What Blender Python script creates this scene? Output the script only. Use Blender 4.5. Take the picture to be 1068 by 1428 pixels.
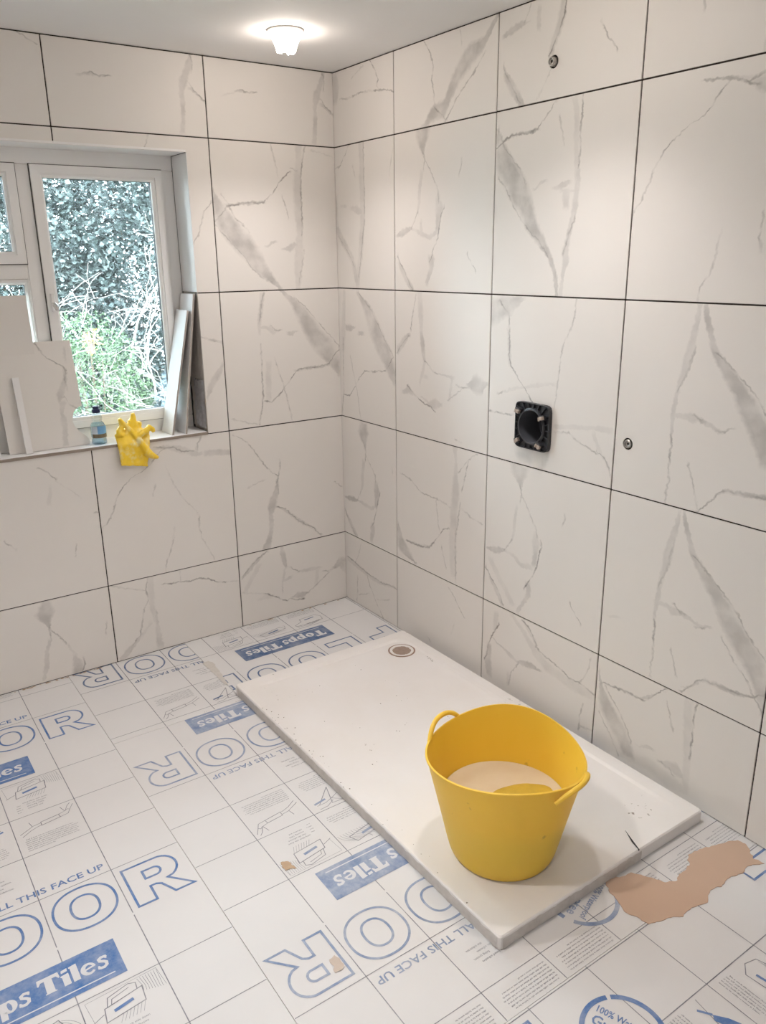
import bpy, bmesh, math, random
from mathutils import Vector, Matrix
from mathutils.noise import noise as pnoise

for o in list(bpy.data.objects):
    bpy.data.objects.remove(o, do_unlink=True)
scene = bpy.context.scene
C = scene.collection

# ------------------------------------------------------------------ camera
# room axes: corner of the two tiled walls at (0,0), window wall is y=0 (x<0), shower wall is x=0 (y<0)
CAM = Vector((-2.0445, -3.3015, 1.6946))
YAW, PITCH, ROLL = 0.6046, -0.3065, -0.0129
fw = Vector((math.sin(YAW)*math.cos(PITCH), math.cos(YAW)*math.cos(PITCH), math.sin(PITCH)))
r0 = Vector((math.cos(YAW), -math.sin(YAW), 0)); u0 = r0.cross(fw)
rt = r0*math.cos(ROLL) + u0*math.sin(ROLL); up = -r0*math.sin(ROLL) + u0*math.cos(ROLL)
cd = bpy.data.cameras.new('camera'); cam = bpy.data.objects.new('camera', cd); C.objects.link(cam)
cd.sensor_fit = 'HORIZONTAL'; cd.sensor_width = 36; cd.lens = 36*1118.62/1068
cd.clip_start = .02; cd.clip_end = 200
cam.matrix_world = Matrix(((rt.x, up.x, -fw.x, CAM.x), (rt.y, up.y, -fw.y, CAM.y), (rt.z, up.z, -fw.z, CAM.z), (0, 0, 0, 1)))
scene.camera = cam

# ------------------------------------------------------------------ sky, sun, exposure
w = bpy.data.worlds.new('world'); scene.world = w; w.use_nodes = True
bg = w.node_tree.nodes['Background']
bg.inputs[0].default_value = (0.80, 0.92, 1.0, 1); bg.inputs[1].default_value = 11.0
sd = bpy.data.lights.new('sun', 'SUN'); sd.energy = 3.5; sd.angle = .02; sd.color = (1, .95, .86)
sun = bpy.data.objects.new('sun', sd); C.objects.link(sun)
sun.rotation_euler = Vector((-.55, .75, -.95)).to_track_quat('-Z', 'Y').to_euler(); sun.location = (4, -3, 8)
scene.view_settings.view_transform = 'Standard'
scene.view_settings.look = 'None'
scene.view_settings.gamma = 1
scene.view_settings.use_curve_mapping = False
scene.view_settings.exposure = 0.70

E_LAMP = 30

# veins of each marble-print tile, traced per tile: kind(b band,l line) axis strength : along,across[,half-width] in thousandths of a tile
VEINS = {
'R04': 'l10.8:286,620 314,571 351,592 406,563 480,496|l00.9:114,302 247,296 366,306 500,299 639,281 754,255|b10.5:300,34,41 385,50,50 462,43,32|l00.4:263,410 329,440 403,469',
'R14': 'b00.9:317,1,17 403,62,41 527,82,53 581,166,59 650,245,61 754,323,64 869,362,36 943,430,26 989,478,17|l00.7:536,7 591,64 668,135 757,210 829,258 885,316|l10.8:104,436 143,427 259,401 331,412 408,391 480,324|l00.8:428,106 461,73 511,47 536,16|l10.4:406,684 461,668',
'R24': 'b00.7:45,367,13 105,380,20 183,394,17 222,398,6|l10.4:402,202 466,237|b10.4:362,309,15 434,304,15|l11:205,384 246,417 309,452 382,487 438,491|b10.5:214,401,18 290,432,29 375,470,28 442,474,21|l10.3:16,312 64,356 141,406|l10.7:162,833 228,772 287,727|b10.7:7,195,28 73,142,37 145,87,29 216,42,8|l10.6:15,185 116,109 210,43',
'R34': 'l10.4:217,293 251,295|b10.4:10,611,9 39,606,9',
'R03': 'l00.7:0,853 83,860 155,933 203,989|l10.5:776,283 851,253|b10.4:0,286,23 92,301,27 270,341,31 442,370,31 601,375,30 746,370,35 867,374,30 993,368,30|l10.6:92,312 304,354 442,391 555,400 722,397 854,399 990,395|b10.5:20,291,23 152,246,28 248,181,37 345,91,43 432,12,39|l10.5:152,246 260,158 371,45|b00.5:91,582,9 138,586,12|b00.5:229,564,16 296,554,32 362,534,20|b10.3:432,12,34 528,5,29 622,10,19|l10.3:752,710 904,752',
'R13': 'b10.8:856,315,11 892,308,32 941,308,63 999,311,66|l10.7:752,323 810,333 856,315|b10.4:502,259,9 553,273,15 644,277,18 723,303,18|l10.5:405,194 441,222 502,259|l10.6:551,479 611,470 673,435 746,391 810,333|b10.6:390,464,14 451,472,24 510,488,41 561,470,24|l10.9:179,378 206,404 268,430 329,473 410,489 469,505 513,539|b00.8:30,362,11 89,373,26 166,392,17 203,397,6|b00.4:203,397,11 295,365,15 385,341,17 455,370,16|b10.4:365,304,18 427,295,15|b10.6:57,361,18 142,405,25 206,404,36|b10.5:0,202,27 43,164,35 130,87,27 219,29,10|l10.7:5,202 65,154 131,106 219,29|l10.5:139,847 173,807 233,765|l10.5:693,674 724,689 775,698',
'R23': 'b10.9:5,526,12 118,508,15 204,466,22 273,399,40 370,317,54 441,275,59 521,218,84 611,161,93 684,104,89 756,67,60 836,36,33 898,13,11|l10.6:221,446 300,360 372,266 454,183 563,110 638,32|l10.5:595,253 684,196 798,72 898,13|b00.7:83,843,8 161,860,12 238,859,12 324,865,8|l00.9:10,805 63,841 161,860 250,857 324,869 359,896 415,944 447,986|l10.6:778,525 831,504 904,481|b10.35:599,629,20 718,614,16 872,608,18 997,576,18|l10.8:661,635 746,640 846,635 921,636 988,638|b10.5:6,552,14 118,562,12 186,581,24 228,572,24 311,589,19 384,612,18 480,627,23 575,637,16 638,629,11|l10.6:228,560 335,599 400,628|b00.6:330,569,7 366,591,12 396,603,7|b00.6:471,555,8 523,567,18 568,584,11|b00.35:525,543,8 634,540,8|b10.4:468,560,21 533,561,28',
'R33': 'l10.8:410,0 468,52 535,78 600,104 670,150 728,216 764,277 791,337 823,381 878,420 919,460|b00.5:343,938,5 413,934,6 486,924,10 549,908,16 631,877,32|l00.8:347,941 431,933 505,916 560,892 595,883|l00.6:542,899 574,915 611,923|l10.4:2,411 58,416 118,459 201,482 306,497|l10.6:230,694 269,680 316,686 377,691|b10.4:234,691,9 262,685,9',
'R02': 'b10.7:336,746,20 402,717,52 467,689,68 553,630,101 638,551,94 748,492,79 836,432,63 902,371,47 968,288,22|l00.5:299,968 474,838 553,740 652,623 739,540|l00.8:73,176 143,176 262,304 365,394 504,402 648,420 739,529|b10.4:530,62,23 676,70,28 821,82,28 963,100,18|l10.5:9,17 180,54 357,58 616,67|b00.6:110,703,24 178,701,29 223,710,9|b00.6:298,667,14 342,672,16|l10.4:12,296 181,258 360,208 478,168',
'R12': 'l10.7:741,186 870,214 965,240|b00.6:35,589,35 93,648,38 158,702,17|l00.5:15,565 83,637 158,696|b10.35:738,303,18 863,294,28 987,285,28|b10.7:539,344,9 559,334,18 643,316,25 717,303,18|l00.7:344,539 401,496 470,461|b00.35:470,461,6 555,459,8 638,452,10|b10.3:382,291,11 439,313,18 528,339,14|b00.3:340,431,13 366,433,15|b10.3:313,616,13 388,626,13 442,638,13|l00.6:687,411 720,400 798,414|l00.5:600,301 689,354 752,403|b00.6:798,429,10 859,436,56 882,439,66 935,425,50 979,450,10|l00.9:147,343 203,305 277,264 350,235 403,231 456,205|b00.5:99,292,16 157,321,34 194,303,16|b00.5:313,285,7 385,250,13 456,254,39 516,257,13|l00.4:680,45 729,37',
'R22': 'b00.7:3,893,85 78,913,67 151,932,54 222,959,32 269,977,8|l00.7:63,962 109,922 154,883|l10.8:396,379 452,322 520,246 591,187 649,166 717,168 800,164 883,154|b10.35:607,174,15 708,165,15 791,159,15|l10.6:390,555 432,562 531,569 644,577 725,593 822,643 899,663 982,672|b00.25:89,406,7 213,447,9 368,487,10 537,515,10|l00.6:89,401 108,415|l00.8:2,288 68,287 133,285 221,298|b00.3:571,276,13 685,286,13 849,309,11 976,318,20|l00.6:578,244 676,252 711,225 796,207 881,178|l10.6:78,984 118,966 167,931 190,880|b10.3:126,965,12 201,899,14 273,852,12|b10.25:22,491,16 67,500,23|b10.3:26,335,61 59,321,61',
'R32': 'b10.5:379,346,10 447,338,14 533,348,13 618,362,15 694,382,21 768,402,24 841,412,18 920,421,14 990,426,14|l10.5:584,357 653,387 786,427|l10.8:2,344 43,343 117,352 186,340 274,343 353,344|b10.8:305,849,35 378,818,48 452,792,59 524,749,65 594,698,50 657,639,42 736,568,31 809,515,19 900,479,16 991,457,14|l00.6:536,780 584,745 652,690 745,616 802,554 820,526|b00.4:346,461,8 390,463,12 438,461,25 486,456,13 543,436,11 618,412,13 659,438,6|l00.6:455,476 486,452 515,444|l00.5:591,419 627,413 659,438|l10.5:17,529 131,496 187,472 227,456|b00.6:531,4,3 580,64,7 621,104,10 662,139,13 723,144,13 791,152,13 871,158,12|l00.6:535,9 589,70 657,142 740,148 871,155',
'R01': 'b10.8:795,345,13 835,332,34 904,324,72 976,330,50|l10.7:688,346 750,358 807,341|b10.4:395,267,9 451,291,17 564,301,22 665,320,21|l10.5:334,221 402,267|l10.6:520,492 589,478 649,424 721,364|b10.7:337,488,17 389,499,25 462,501,41 520,492,29|l10.9:143,409 177,442 275,486 368,513 454,546|b00.8:40,311,8 97,311,23 165,321,23 221,328,8|b00.35:221,328,8 318,314,18 424,303,17 488,337,12|b10.5:32,416,21 87,435,34 163,437,30|b10.5:11,186,32 48,153,37 122,88,28 196,22,9|l10.6:15,175 109,88 191,27|l10.3:662,713 708,714',
'R11': 'b10.4:67,681,32 285,668,39 440,673,38 570,678,38 700,691,38 804,688,22 897,686,12 987,676,25|l10.8:706,760 817,796 912,815|l00.5:719,821 749,858 822,934 894,982|l10.7:18,703 130,704 239,698 372,701 496,724 607,740|l00.6:55,682 184,653 292,593 448,579 597,572 630,558|l00.4:756,579 849,539 969,524|l10.4:365,518 459,496 565,478|l00.9:127,170 220,167 311,170 399,190 485,278 568,379 617,397|b00.5:145,169,10 275,171,14 399,190,14 451,245,9|b10.8:19,238,18 47,135,68 93,88,84 164,41,46 265,17,8|l10.5:102,597 167,571 239,545',
'R21': 'b10.6:855,314,8 895,299,31 931,290,65 985,294,73|l10.6:757,313 807,319 858,307|l10.5:577,467 622,451 671,416 747,372 796,330|b10.35:485,246,8 541,264,13 632,266,13 710,282,13|l10.5:406,187 485,246|b00.7:15,379,6 88,377,23 145,389,23 194,403,8|b00.35:194,403,8 272,390,16 342,350,16 421,365,20|b10.6:395,452,18 477,460,20 527,463,35 574,454,20|l11:200,371 249,408 319,450 383,479 455,487 511,509 548,500|b10.5:27,326,14 91,370,16 168,413,24 239,409,26|b10.5:23,184,17 91,130,23 151,83,20 236,13,6|l10.7:26,191 99,152 162,83 231,13|b10.25:67,275,28 186,155,28 295,62,29|l10.5:693,662 725,678 763,681|l10.6:143,852 175,808 239,756',
'R31': 'b10.5:384,351,11 448,352,15 534,360,15 630,372,17 716,390,26 799,403,23 882,420,17 962,432,10|l10.4:553,358 645,387 815,422|l10.8:19,355 140,356 246,350 348,351|b10.7:109,990,10 207,968,31 281,939,49 350,897,71 423,840,78 497,782,70 572,724,56 644,656,46 718,586,33 796,525,20 890,483,14 979,460,10|l00.6:538,776 595,730 672,669 749,610 814,548 882,460 972,373|l10.5:105,991 159,951 241,893 306,817 401,736|b00.4:356,460,8 412,464,14 448,441,26 502,446,14 568,430,10 633,415,11 662,431,6|l00.6:454,485 486,450 524,444|l00.5:598,406 634,408 662,429|l10.6:91,516 175,489 224,467|b00.6:571,47,6 620,90,10 667,133,14 738,145,14 818,146,13 895,153,11 968,172,9|l00.6:552,16 600,71 662,136 778,148 941,160 990,208|b00.2:60,263,9 110,278,6',
'R00': 'l00.8:38,391 168,366 342,330 489,315 571,311 662,329 747,321|b00.35:55,364,19 212,347,24 363,312,23 510,303,15 731,328,12|l10.6:9,565 120,463 221,381 298,341|l10.5:18,176 128,185 248,190|l00.4:202,87 358,148|l00.4:495,145 660,201|l10.3:366,168 452,216 552,252',
'R10': 'l00.6:629,562 703,498 761,429 801,394|l10.3:212,669 293,700|l00.5:388,70 420,41',
'R20': 'b10.4:422,121,17 462,126,25 538,129,25|l11:160,25 208,47 271,57 353,93 413,122 471,163|b10.6:65,79,26 110,70,33 185,61,33 277,70,25|l00.4:99,360 151,329 195,328|b00.4:195,328,7 258,298,17 344,273,9|b00.8:344,273,7 403,289,22 460,296,23 540,299,7|l10.5:85,275 169,289 262,351|b10.3:84,271,15 149,265,14|b10.5:457,507,13 492,483,20 536,435,22 584,386,9|l00.7:380,582 434,553 482,501 507,457|b00.3:279,594,18 402,496,23 499,409,35 592,358,38 724,327,34 850,315,34 989,320,25|l00.8:508,448 543,427 622,407 720,387 785,351 877,358 988,336|l10.4:357,867 421,912 493,940 546,946|l10.7:53,886 153,898 228,908|l00.4:905,76 989,93',
'R30': 'b10.7:75,267,49 141,225,57 201,171,65 262,117,70 329,74,52 410,36,17 489,16,5|l10.5:37,199 149,115 242,32|l10.5:165,270 307,185 424,65|l00.8:19,419 63,450 124,446 207,453 276,454 337,462 382,510 459,592|b00.5:63,445,6 183,452,10 298,459,10 372,505,10 441,568,6|l10.5:379,534 438,508 515,478|b10.3:63,640,19 157,639,23 315,626,23 461,614,29 586,604,28|l10.8:260,647 369,650 478,647 588,649|b00.4:328,163,6 371,187,14 410,192,8|b00.45:476,148,10 529,157,26 571,160,40 615,138,20|l00.4:476,148 530,147 556,108|b00.2:222,49,21 393,90,41 540,56,50 635,60,20',
'B03': 'b10.85:8,483,19 60,427,35 121,362,57 180,298,67 258,248,89 354,177,98 438,108,85 520,62,63 593,25,35 673,1,8|l10.6:402,257 494,155 586,109 639,60|l00.5:3,446 101,344 181,259 252,162 349,86 415,45|l00.9:5,469 50,511 92,571 173,587 260,599 381,602 464,674 525,752 609,811|b00.7:87,576,7 184,589,11 293,599,13 382,603,11|l10.5:783,505 884,483 984,461|l10.6:506,581 568,561 643,531|b10.4:4,631,17 75,641,29 186,647,36 285,658,36 394,669,24 531,664,31 676,660,35 781,665,28 885,682,28 988,687,28|l10.8:385,692 532,694 648,687 782,694 896,711 991,739|l10.5:44,639 145,675 265,699|b00.5:391,301,8 426,327,14 455,335,8|b00.55:534,286,10 581,291,26 617,310,22 641,315,6|l00.5:622,840 655,818|l00.3:791,966 945,937',
'B02': 'b10.4:698,293,13 798,299,18 907,325,18 983,336,18|l10.6:765,297 885,317 983,349|l10.8:13,254 146,280 263,293 379,298 494,295 607,297|b10.3:188,331,23 328,346,23 466,355,23|b10.8:330,972,14 407,939,49 482,899,80 571,832,98 670,753,82 778,689,67 872,627,48 943,552,29 1000,478,13|l10.5:549,980 675,864 810,745 882,667 941,591|b00.4:301,731,9 358,728,13 402,708,29 460,711,9|b00.5:537,677,14 570,675,16 598,689,7|l00.5:397,742 421,713 460,708|l00.9:311,184 356,168 446,235 532,328 603,399 699,405 797,412 882,423 927,480 979,525|b00.5:589,394,9 685,404,14 783,407,14 882,417,10|l10.6:21,529 120,514 243,487 389,442 491,408|l00.3:36,81 159,37 235,19',
'B12': 'b10.5:263,860,7 328,883,24 401,937,36 480,992,12|l00.5:855,692 901,679 946,659|b00.4:912,673,9 999,645,13',
'B13': 'l10.6:331,845 376,883 458,911 537,943 586,997|l10.5:897,543 940,573 998,592',
'B04': 'b10.6:13,817,21 106,827,18 197,832,18 238,833,13 289,842,23 350,857,28 423,892,21 484,914,15|l10.7:365,909 435,919 478,901|l00.7:881,307 918,265 982,219|b00.5:893,273,10 937,246,14 982,219,14|l00.8:222,301 252,315 285,300 326,301 366,305|b00.4:222,301,6 251,309,11 285,302,6|l00.2:124,264 217,301',
'B14': 'l00.8:232,308 268,320 312,301 378,307|b00.4:196,299,6 261,313,13 312,301,6|b10.6:20,830,19 120,841,16 212,843,19 269,846,19 339,866,29 410,899,27 492,926,13|l10.7:390,923 448,935 486,919|l00.7:890,319 927,277 997,225|b00.5:907,286,9 952,256,12 996,219,12',
'B24': 'l00.6:841,501 892,488 940,454 980,432',
'B01': 'l10.8:588,384 627,330 678,272 756,228 822,189 889,135 928,85 958,24|l10.6:582,384 632,398 704,402|b10.7:2,247,34 62,273,27 144,295,20 249,302,20 282,301,20 352,319,38 412,340,34 491,367,18 573,380,9|l10.7:447,381 512,368 567,383|l00.9:364,339 431,305 486,251 541,192 599,153 669,100 739,30|b00.5:363,334,8 441,287,15 530,205,19 599,153,17 692,78,15 745,23,11|l00.7:904,454 964,397|l00.3:121,534 266,581',
'B11': 'l10.9:435,8 481,61 565,98 639,128 708,184 759,245 787,314 837,397 912,461 935,498|b00.5:442,943,11 521,943,18 611,913,27 701,871,25 771,855,14|l00.7:432,955 498,940 566,936 632,893 714,886|b00.6:819,848,23 905,847,23 1000,838,24|b10.4:895,739,12 939,755,12 981,782,9|l10.5:887,750 928,748 987,783|l10.5:16,425 102,451 214,498 330,521|l10.3:414,709 512,633 645,550 804,496|l10.7:246,719 303,712 387,719|l10.3:19,813 215,723|l10.5:615,386 676,404',
'B21': 'l00.6:658,921 706,888 753,836|l10.2:681,897 822,757|l10.6:402,448 468,383|l10.5:279,816 344,830|l00.5:981,551 1000,553|b10.2:679,690,14 778,715,14',
'B20': 'b10.8:400,579,7 454,562,31 510,563,66 583,579,35|l10.6:307,579 407,580|b10.5:15,491,10 122,524,17 219,537,14 297,565,14|l10.7:225,682 312,636 376,588|b10.3:147,723,10 217,687,7|b10.8:14,720,38 55,731,43 135,715,12|l10.7:18,753 56,777 103,770|l10.5:257,947 327,961',
'B10': 'l10.8:104,123 168,183 254,202 360,235 419,267 501,258 602,281|b10.3:223,312,17 354,298,21 480,295,27 591,301,27|b00.7:17,9,22 74,49,34 133,101,20 193,165,9|b10.3:153,192,15 225,264,15|b10.6:31,326,26 115,323,21 199,315,13 313,321,8|l00.9:396,517 455,508 543,503 609,493 678,493 746,482 824,434 881,416|l00.3:881,416 1000,393|l10.4:517,533 588,523|l00.3:22,594 139,548 250,503',
'B00': 'b00.7:21,415,10 72,460,24 128,509,26 184,547,20 240,591,8|l00.7:27,429 117,511 173,550 240,586|b10.25:291,39,21 381,98,25 478,168,25|b10.8:427,411,9 467,397,22 532,389,24 596,382,11|l00.7:417,425 471,391 526,351|b00.4:526,346,6 583,343,15 664,340,17 728,330,9|b10.4:208,365,7 282,370,9 352,390,9 422,408,9|b00.4:387,299,11 445,317,13|b00.7:865,304,11 915,336,37 963,308,62 997,295,67|l00.7:757,296 828,285 877,295|l00.6:597,143 681,182 766,239 828,279|b10.3:203,688,16 309,704,16|b00.7:469,137,9 504,145,26 550,133,30 597,143,11|l01:206,227 259,197 324,164 356,134 411,114 435,130 491,104 560,97|b00.4:160,191,10 226,201,27 270,189,15|l00.2:17,286 206,227',
'A00': 'l10.8:499,439 536,428 577,371 624,316 693,273|b10.5:578,449,8 650,450,8|b10.6:312,364,12 367,383,23 436,419,19 500,431,11|l10.8:394,434 452,421 507,440|b10.45:14,354,19 96,368,17 188,368,19 230,365,12 294,381,23|l00.7:403,340 420,289 457,265 492,252',
}

# ------------------------------------------------------------------ helpers
def obj(name, me, mat=None, parent=None, loc=None, rot=None):
    o = bpy.data.objects.new(name, me); C.objects.link(o)
    if mat is not None and me is not None and not me.materials: me.materials.append(mat)
    if parent is not None: o.parent = parent
    if loc is not None: o.location = loc
    if rot is not None: o.rotation_euler = rot
    return o
def pyd(name, v, f, smooth=False):
    me = bpy.data.meshes.new(name); me.from_pydata([tuple(p) for p in v], [], f); me.update()
    if smooth: me.polygons.foreach_set('use_smooth', [True]*len(me.polygons)); me.set_sharp_from_angle(angle=math.radians(32))
    return me
def bm_mesh(name, bm, smooth=False):
    me = bpy.data.meshes.new(name); bmesh.ops.recalc_face_normals(bm, faces=bm.faces); bm.to_mesh(me); bm.free()
    if smooth: me.polygons.foreach_set('use_smooth', [True]*len(me.polygons)); me.set_sharp_from_angle(angle=math.radians(32))
    return me
def box_bm(bm, a, b, bev=0):
    x0, y0, z0 = a; x1, y1, z1 = b
    vs = [bm.verts.new(p) for p in ((x0,y0,z0),(x1,y0,z0),(x1,y1,z0),(x0,y1,z0),(x0,y0,z1),(x1,y0,z1),(x1,y1,z1),(x0,y1,z1))]
    fs = [bm.faces.new([vs[i] for i in q]) for q in ((0,3,2,1),(4,5,6,7),(0,1,5,4),(1,2,6,5),(2,3,7,6),(3,0,4,7))]
    if bev:
        es = list({e for f in fs for e in f.edges})
        bmesh.ops.bevel(bm, geom=es, offset=bev, segments=1, affect='EDGES', profile=.5)
def box(name, a, b, mat, parent=None, bev=0, loc=None, rot=None):
    bm = bmesh.new(); box_bm(bm, a, b, bev); return obj(name, bm_mesh(name, bm), mat, parent, loc, rot)
def lathe(prof, n=48, cx=0, cy=0):
    v = []; f = []
    for (r, z) in prof:
        for i in range(n):
            a = 2*math.pi*i/n; v.append((cx+r*math.cos(a), cy+r*math.sin(a), z))
    for k in range(len(prof)-1):
        for i in range(n):
            j = (i+1) % n; f.append((k*n+i, k*n+j, (k+1)*n+j, (k+1)*n+i))
    return v, f
def tube(v, f, pts, rad, n=8, cap=True):
    """append a tube along pts (Vectors) with radii rad to lists v,f"""
    pts = [Vector(p) for p in pts]; base = len(v); prev = None
    for i, p in enumerate(pts):
        d = (pts[min(i+1, len(pts)-1)] - pts[max(i-1, 0)]).normalized()
        if prev is None:
            a = d.orthogonal().normalized()
        else:
            a = (prev - d*prev.dot(d)).normalized()
        prev = a; b = d.cross(a); r = rad[i] if hasattr(rad, '__len__') else rad
        for k in range(n):
            t = 2*math.pi*k/n; v.append(p + (a*math.cos(t) + b*math.sin(t))*r)
    for i in range(len(pts)-1):
        for k in range(n):
            j = (k+1) % n; f.append((base+i*n+k, base+i*n+j, base+(i+1)*n+j, base+(i+1)*n+k))
    if cap:
        f.append(tuple(base+k for k in reversed(range(n)))); m = base+(len(pts)-1)*n; f.append(tuple(m+k for k in range(n)))
def thing(name, label, cat, loc=(0, 0, 0), rot=(0, 0, 0), group=None):
    o = obj(name, None, loc=loc, rot=rot); return tag(o, label, cat, group)
def tag(o, label=None, cat=None, group=None, kind=None):
    if label: o['label'] = label
    if cat: o['category'] = cat
    if group: o['group'] = group
    if kind: o['kind'] = kind
    return o
def part_label(o, s): o['label'] = s; return o

# ------------------------------------------------------------------ materials
def newmat(name):
    m = bpy.data.materials.new(name); m.use_nodes = True
    nt = m.node_tree; return m, nt, nt.nodes['Principled BSDF']
def link(nt, a, b): nt.links.new(a, b)
def nd(nt, t, **k):
    n = nt.nodes.new(t)
    for a, b in k.items(): setattr(n, a, b)
    return n
def math_n(nt, op, a, b=None, clamp=False):
    n = nt.nodes.new('ShaderNodeMath'); n.operation = op; n.use_clamp = clamp
    for i, x in enumerate((a, b)):
        if x is None: continue
        if isinstance(x, (int, float)): n.inputs[i].default_value = x
        else: nt.links.new(x, n.inputs[i])
    return n.outputs[0]
def simple(name, col, rough=.5, metal=0, noise=0, nscale=8, spec=.5, bump=0, bscale=60):
    m, nt, p = newmat(name)
    p.inputs['Base Color'].default_value = (*col, 1); p.inputs['Roughness'].default_value = rough; p.inputs['Metallic'].default_value = metal
    p.inputs['Specular IOR Level'].default_value = spec
    tc = nd(nt, 'ShaderNodeTexCoord')
    if noise:
        nz = nd(nt, 'ShaderNodeTexNoise'); nz.inputs['Scale'].default_value = nscale; nz.inputs['Detail'].default_value = 6
        link(nt, tc.outputs['Object'], nz.inputs['Vector'])
        mx = nd(nt, 'ShaderNodeMix', data_type='RGBA')
        mx.inputs[6].default_value = (*[c*(1-noise) for c in col], 1); mx.inputs[7].default_value = (*[min(1, c*(1+noise*.6)) for c in col], 1)
        link(nt, nz.outputs['Fac'], mx.inputs[0]); link(nt, mx.outputs[2], p.inputs['Base Color'])
    if bump:
        nb = nd(nt, 'ShaderNodeTexNoise'); nb.inputs['Scale'].default_value = bscale; nb.inputs['Detail'].default_value = 5
        link(nt, tc.outputs['Object'], nb.inputs['Vector'])
        bp = nd(nt, 'ShaderNodeBump'); bp.inputs['Strength'].default_value = bump; bp.inputs['Distance'].default_value = .004
        link(nt, nb.outputs['Fac'], bp.inputs['Height']); link(nt, bp.outputs[0], p.inputs['Normal'])
    return m

TILE_COL = (.78, .75, .715)
def marble(name, spec):
    """white marble-print porcelain; every vein is a curve across the tile: centre, half-width and strength along it"""
    m, nt, p = newmat(name)
    tc = nd(nt, 'ShaderNodeTexCoord'); ov = tc.outputs['Object']
    sc = nd(nt, 'ShaderNodeVectorMath', operation='SCALE'); sc.inputs[3].default_value = 1/.6; link(nt, ov, sc.inputs[0])
    def noi(scale, detail=3):
        n = nd(nt, 'ShaderNodeTexNoise'); n.inputs['Scale'].default_value = scale; n.inputs['Detail'].default_value = detail
        link(nt, sc.outputs[0], n.inputs['Vector']); return n
    n1 = noi(7, 2); n2 = noi(38, 4); n3 = noi(8, 7); n4 = noi(15, 5)
    def add(a, nn, amp):
        s = nd(nt, 'ShaderNodeVectorMath', operation='SUBTRACT'); link(nt, nn.outputs['Color'], s.inputs[0]); s.inputs[1].default_value = (.5, .5, .5)
        k = nd(nt, 'ShaderNodeVectorMath', operation='SCALE'); link(nt, s.outputs[0], k.inputs[0]); k.inputs[3].default_value = amp
        q = nd(nt, 'ShaderNodeVectorMath', operation='ADD'); link(nt, a, q.inputs[0]); link(nt, k.outputs[0], q.inputs[1]); return q.outputs[0]
    vec = add(add(sc.outputs[0], n1, .03), n2, .028)
    sep = nd(nt, 'ShaderNodeSeparateXYZ'); link(nt, vec, sep.inputs[0])
    U, V = sep.outputs[0], sep.outputs[2]
    acc = {'b': None, 'l': None}
    for vs in (spec.split('|') if spec else []):
        hd, pts = vs.split(':'); kind, ax, s = hd[0], int(hd[1]), float(hd[2:])
        P = [tuple(int(q)/1000 for q in a.split(',')) for a in pts.split()]
        T, O = (U, V) if ax == 0 else (V, U)
        cv = nd(nt, 'ShaderNodeRGBCurve'); mp = cv.mapping
        cl = nd(nt, 'ShaderNodeCombineXYZ')
        for i in range(3): link(nt, T, cl.inputs[i])
        link(nt, cl.outputs[0], cv.inputs['Color'])
        def setc(i, pp):
            cu = mp.curves[i]; pp = sorted(pp)
            q = [pp[0]]
            for a in pp[1:]:
                if a[0]-q[-1][0] > .002: q.append(a)
            if q[0][0] > .001: q.insert(0, (0, q[0][1]))
            if q[-1][0] < .999: q.append((1, q[-1][1]))
            cu.points[0].location = q[0]; cu.points[1].location = q[-1]
            for a in q[1:-1]: cu.points.new(*a)
            for a in cu.points: a.handle_type = 'VECTOR'
        setc(0, [(a[0], a[1]) for a in P])
        setc(1, [(a[0], (a[2]*4 if kind == 'b' else .0075*4)) for a in P])
        ta, tb = P[0][0], P[-1][0]; e = .03 if kind == 'b' else .02
        B = [(ta, s), (tb, s)]
        if ta > .012: B = [(max(ta-e, .004), 0)] + B
        if tb < .988: B = B + [(min(tb+e, .996), 0)]
        setc(2, B)
        mp.update()
        so = nd(nt, 'ShaderNodeSeparateColor'); link(nt, cv.outputs[0], so.inputs[0])
        d = math_n(nt, 'ABSOLUTE', math_n(nt, 'SUBTRACT', O, so.outputs[0]))
        hw = math_n(nt, 'MAXIMUM', math_n(nt, 'MULTIPLY', so.outputs[1], .25), .002)
        rr = math_n(nt, 'DIVIDE', d, hw)
        x = math_n(nt, 'MULTIPLY_ADD', rr, -1.75 if kind == 'b' else -1.2, True); x.node.inputs[2].default_value = 2.15 if kind == 'b' else 1.35
        y = math_n(nt, 'MULTIPLY', x, so.outputs[2])
        acc[kind] = y if acc[kind] is None else math_n(nt, 'MAXIMUM', acc[kind], y)
    # modulation of bands and lines
    mr = nd(nt, 'ShaderNodeMapRange'); link(nt, n3.outputs['Fac'], mr.inputs[0]); mr.inputs[1].default_value = .34; mr.inputs[2].default_value = .64; mr.inputs[3].default_value = .32; mr.inputs[4].default_value = 1.0
    ml = nd(nt, 'ShaderNodeMapRange'); link(nt, n4.outputs['Fac'], ml.inputs[0]); ml.inputs[1].default_value = .38; ml.inputs[2].default_value = .60; ml.inputs[3].default_value = .18; ml.inputs[4].default_value = 1.0
    b = math_n(nt, 'MULTIPLY', acc['b'] if acc['b'] is not None else 0., mr.outputs[0])
    l = math_n(nt, 'MULTIPLY', acc['l'] if acc['l'] is not None else 0., ml.outputs[0])
    cloud = noi(2.2, 3)
    m1 = nd(nt, 'ShaderNodeMix', data_type='RGBA'); m1.inputs[6].default_value = (*[c*.975 for c in TILE_COL], 1); m1.inputs[7].default_value = (*[c*1.02 for c in TILE_COL], 1)
    link(nt, cloud.outputs['Fac'], m1.inputs[0])
    m2 = nd(nt, 'ShaderNodeMix', data_type='RGBA'); link(nt, math_n(nt, 'MULTIPLY', b, .95), m2.inputs[0]); link(nt, m1.outputs[2], m2.inputs[6]); m2.inputs[7].default_value = (.44, .42, .40, 1)
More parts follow.
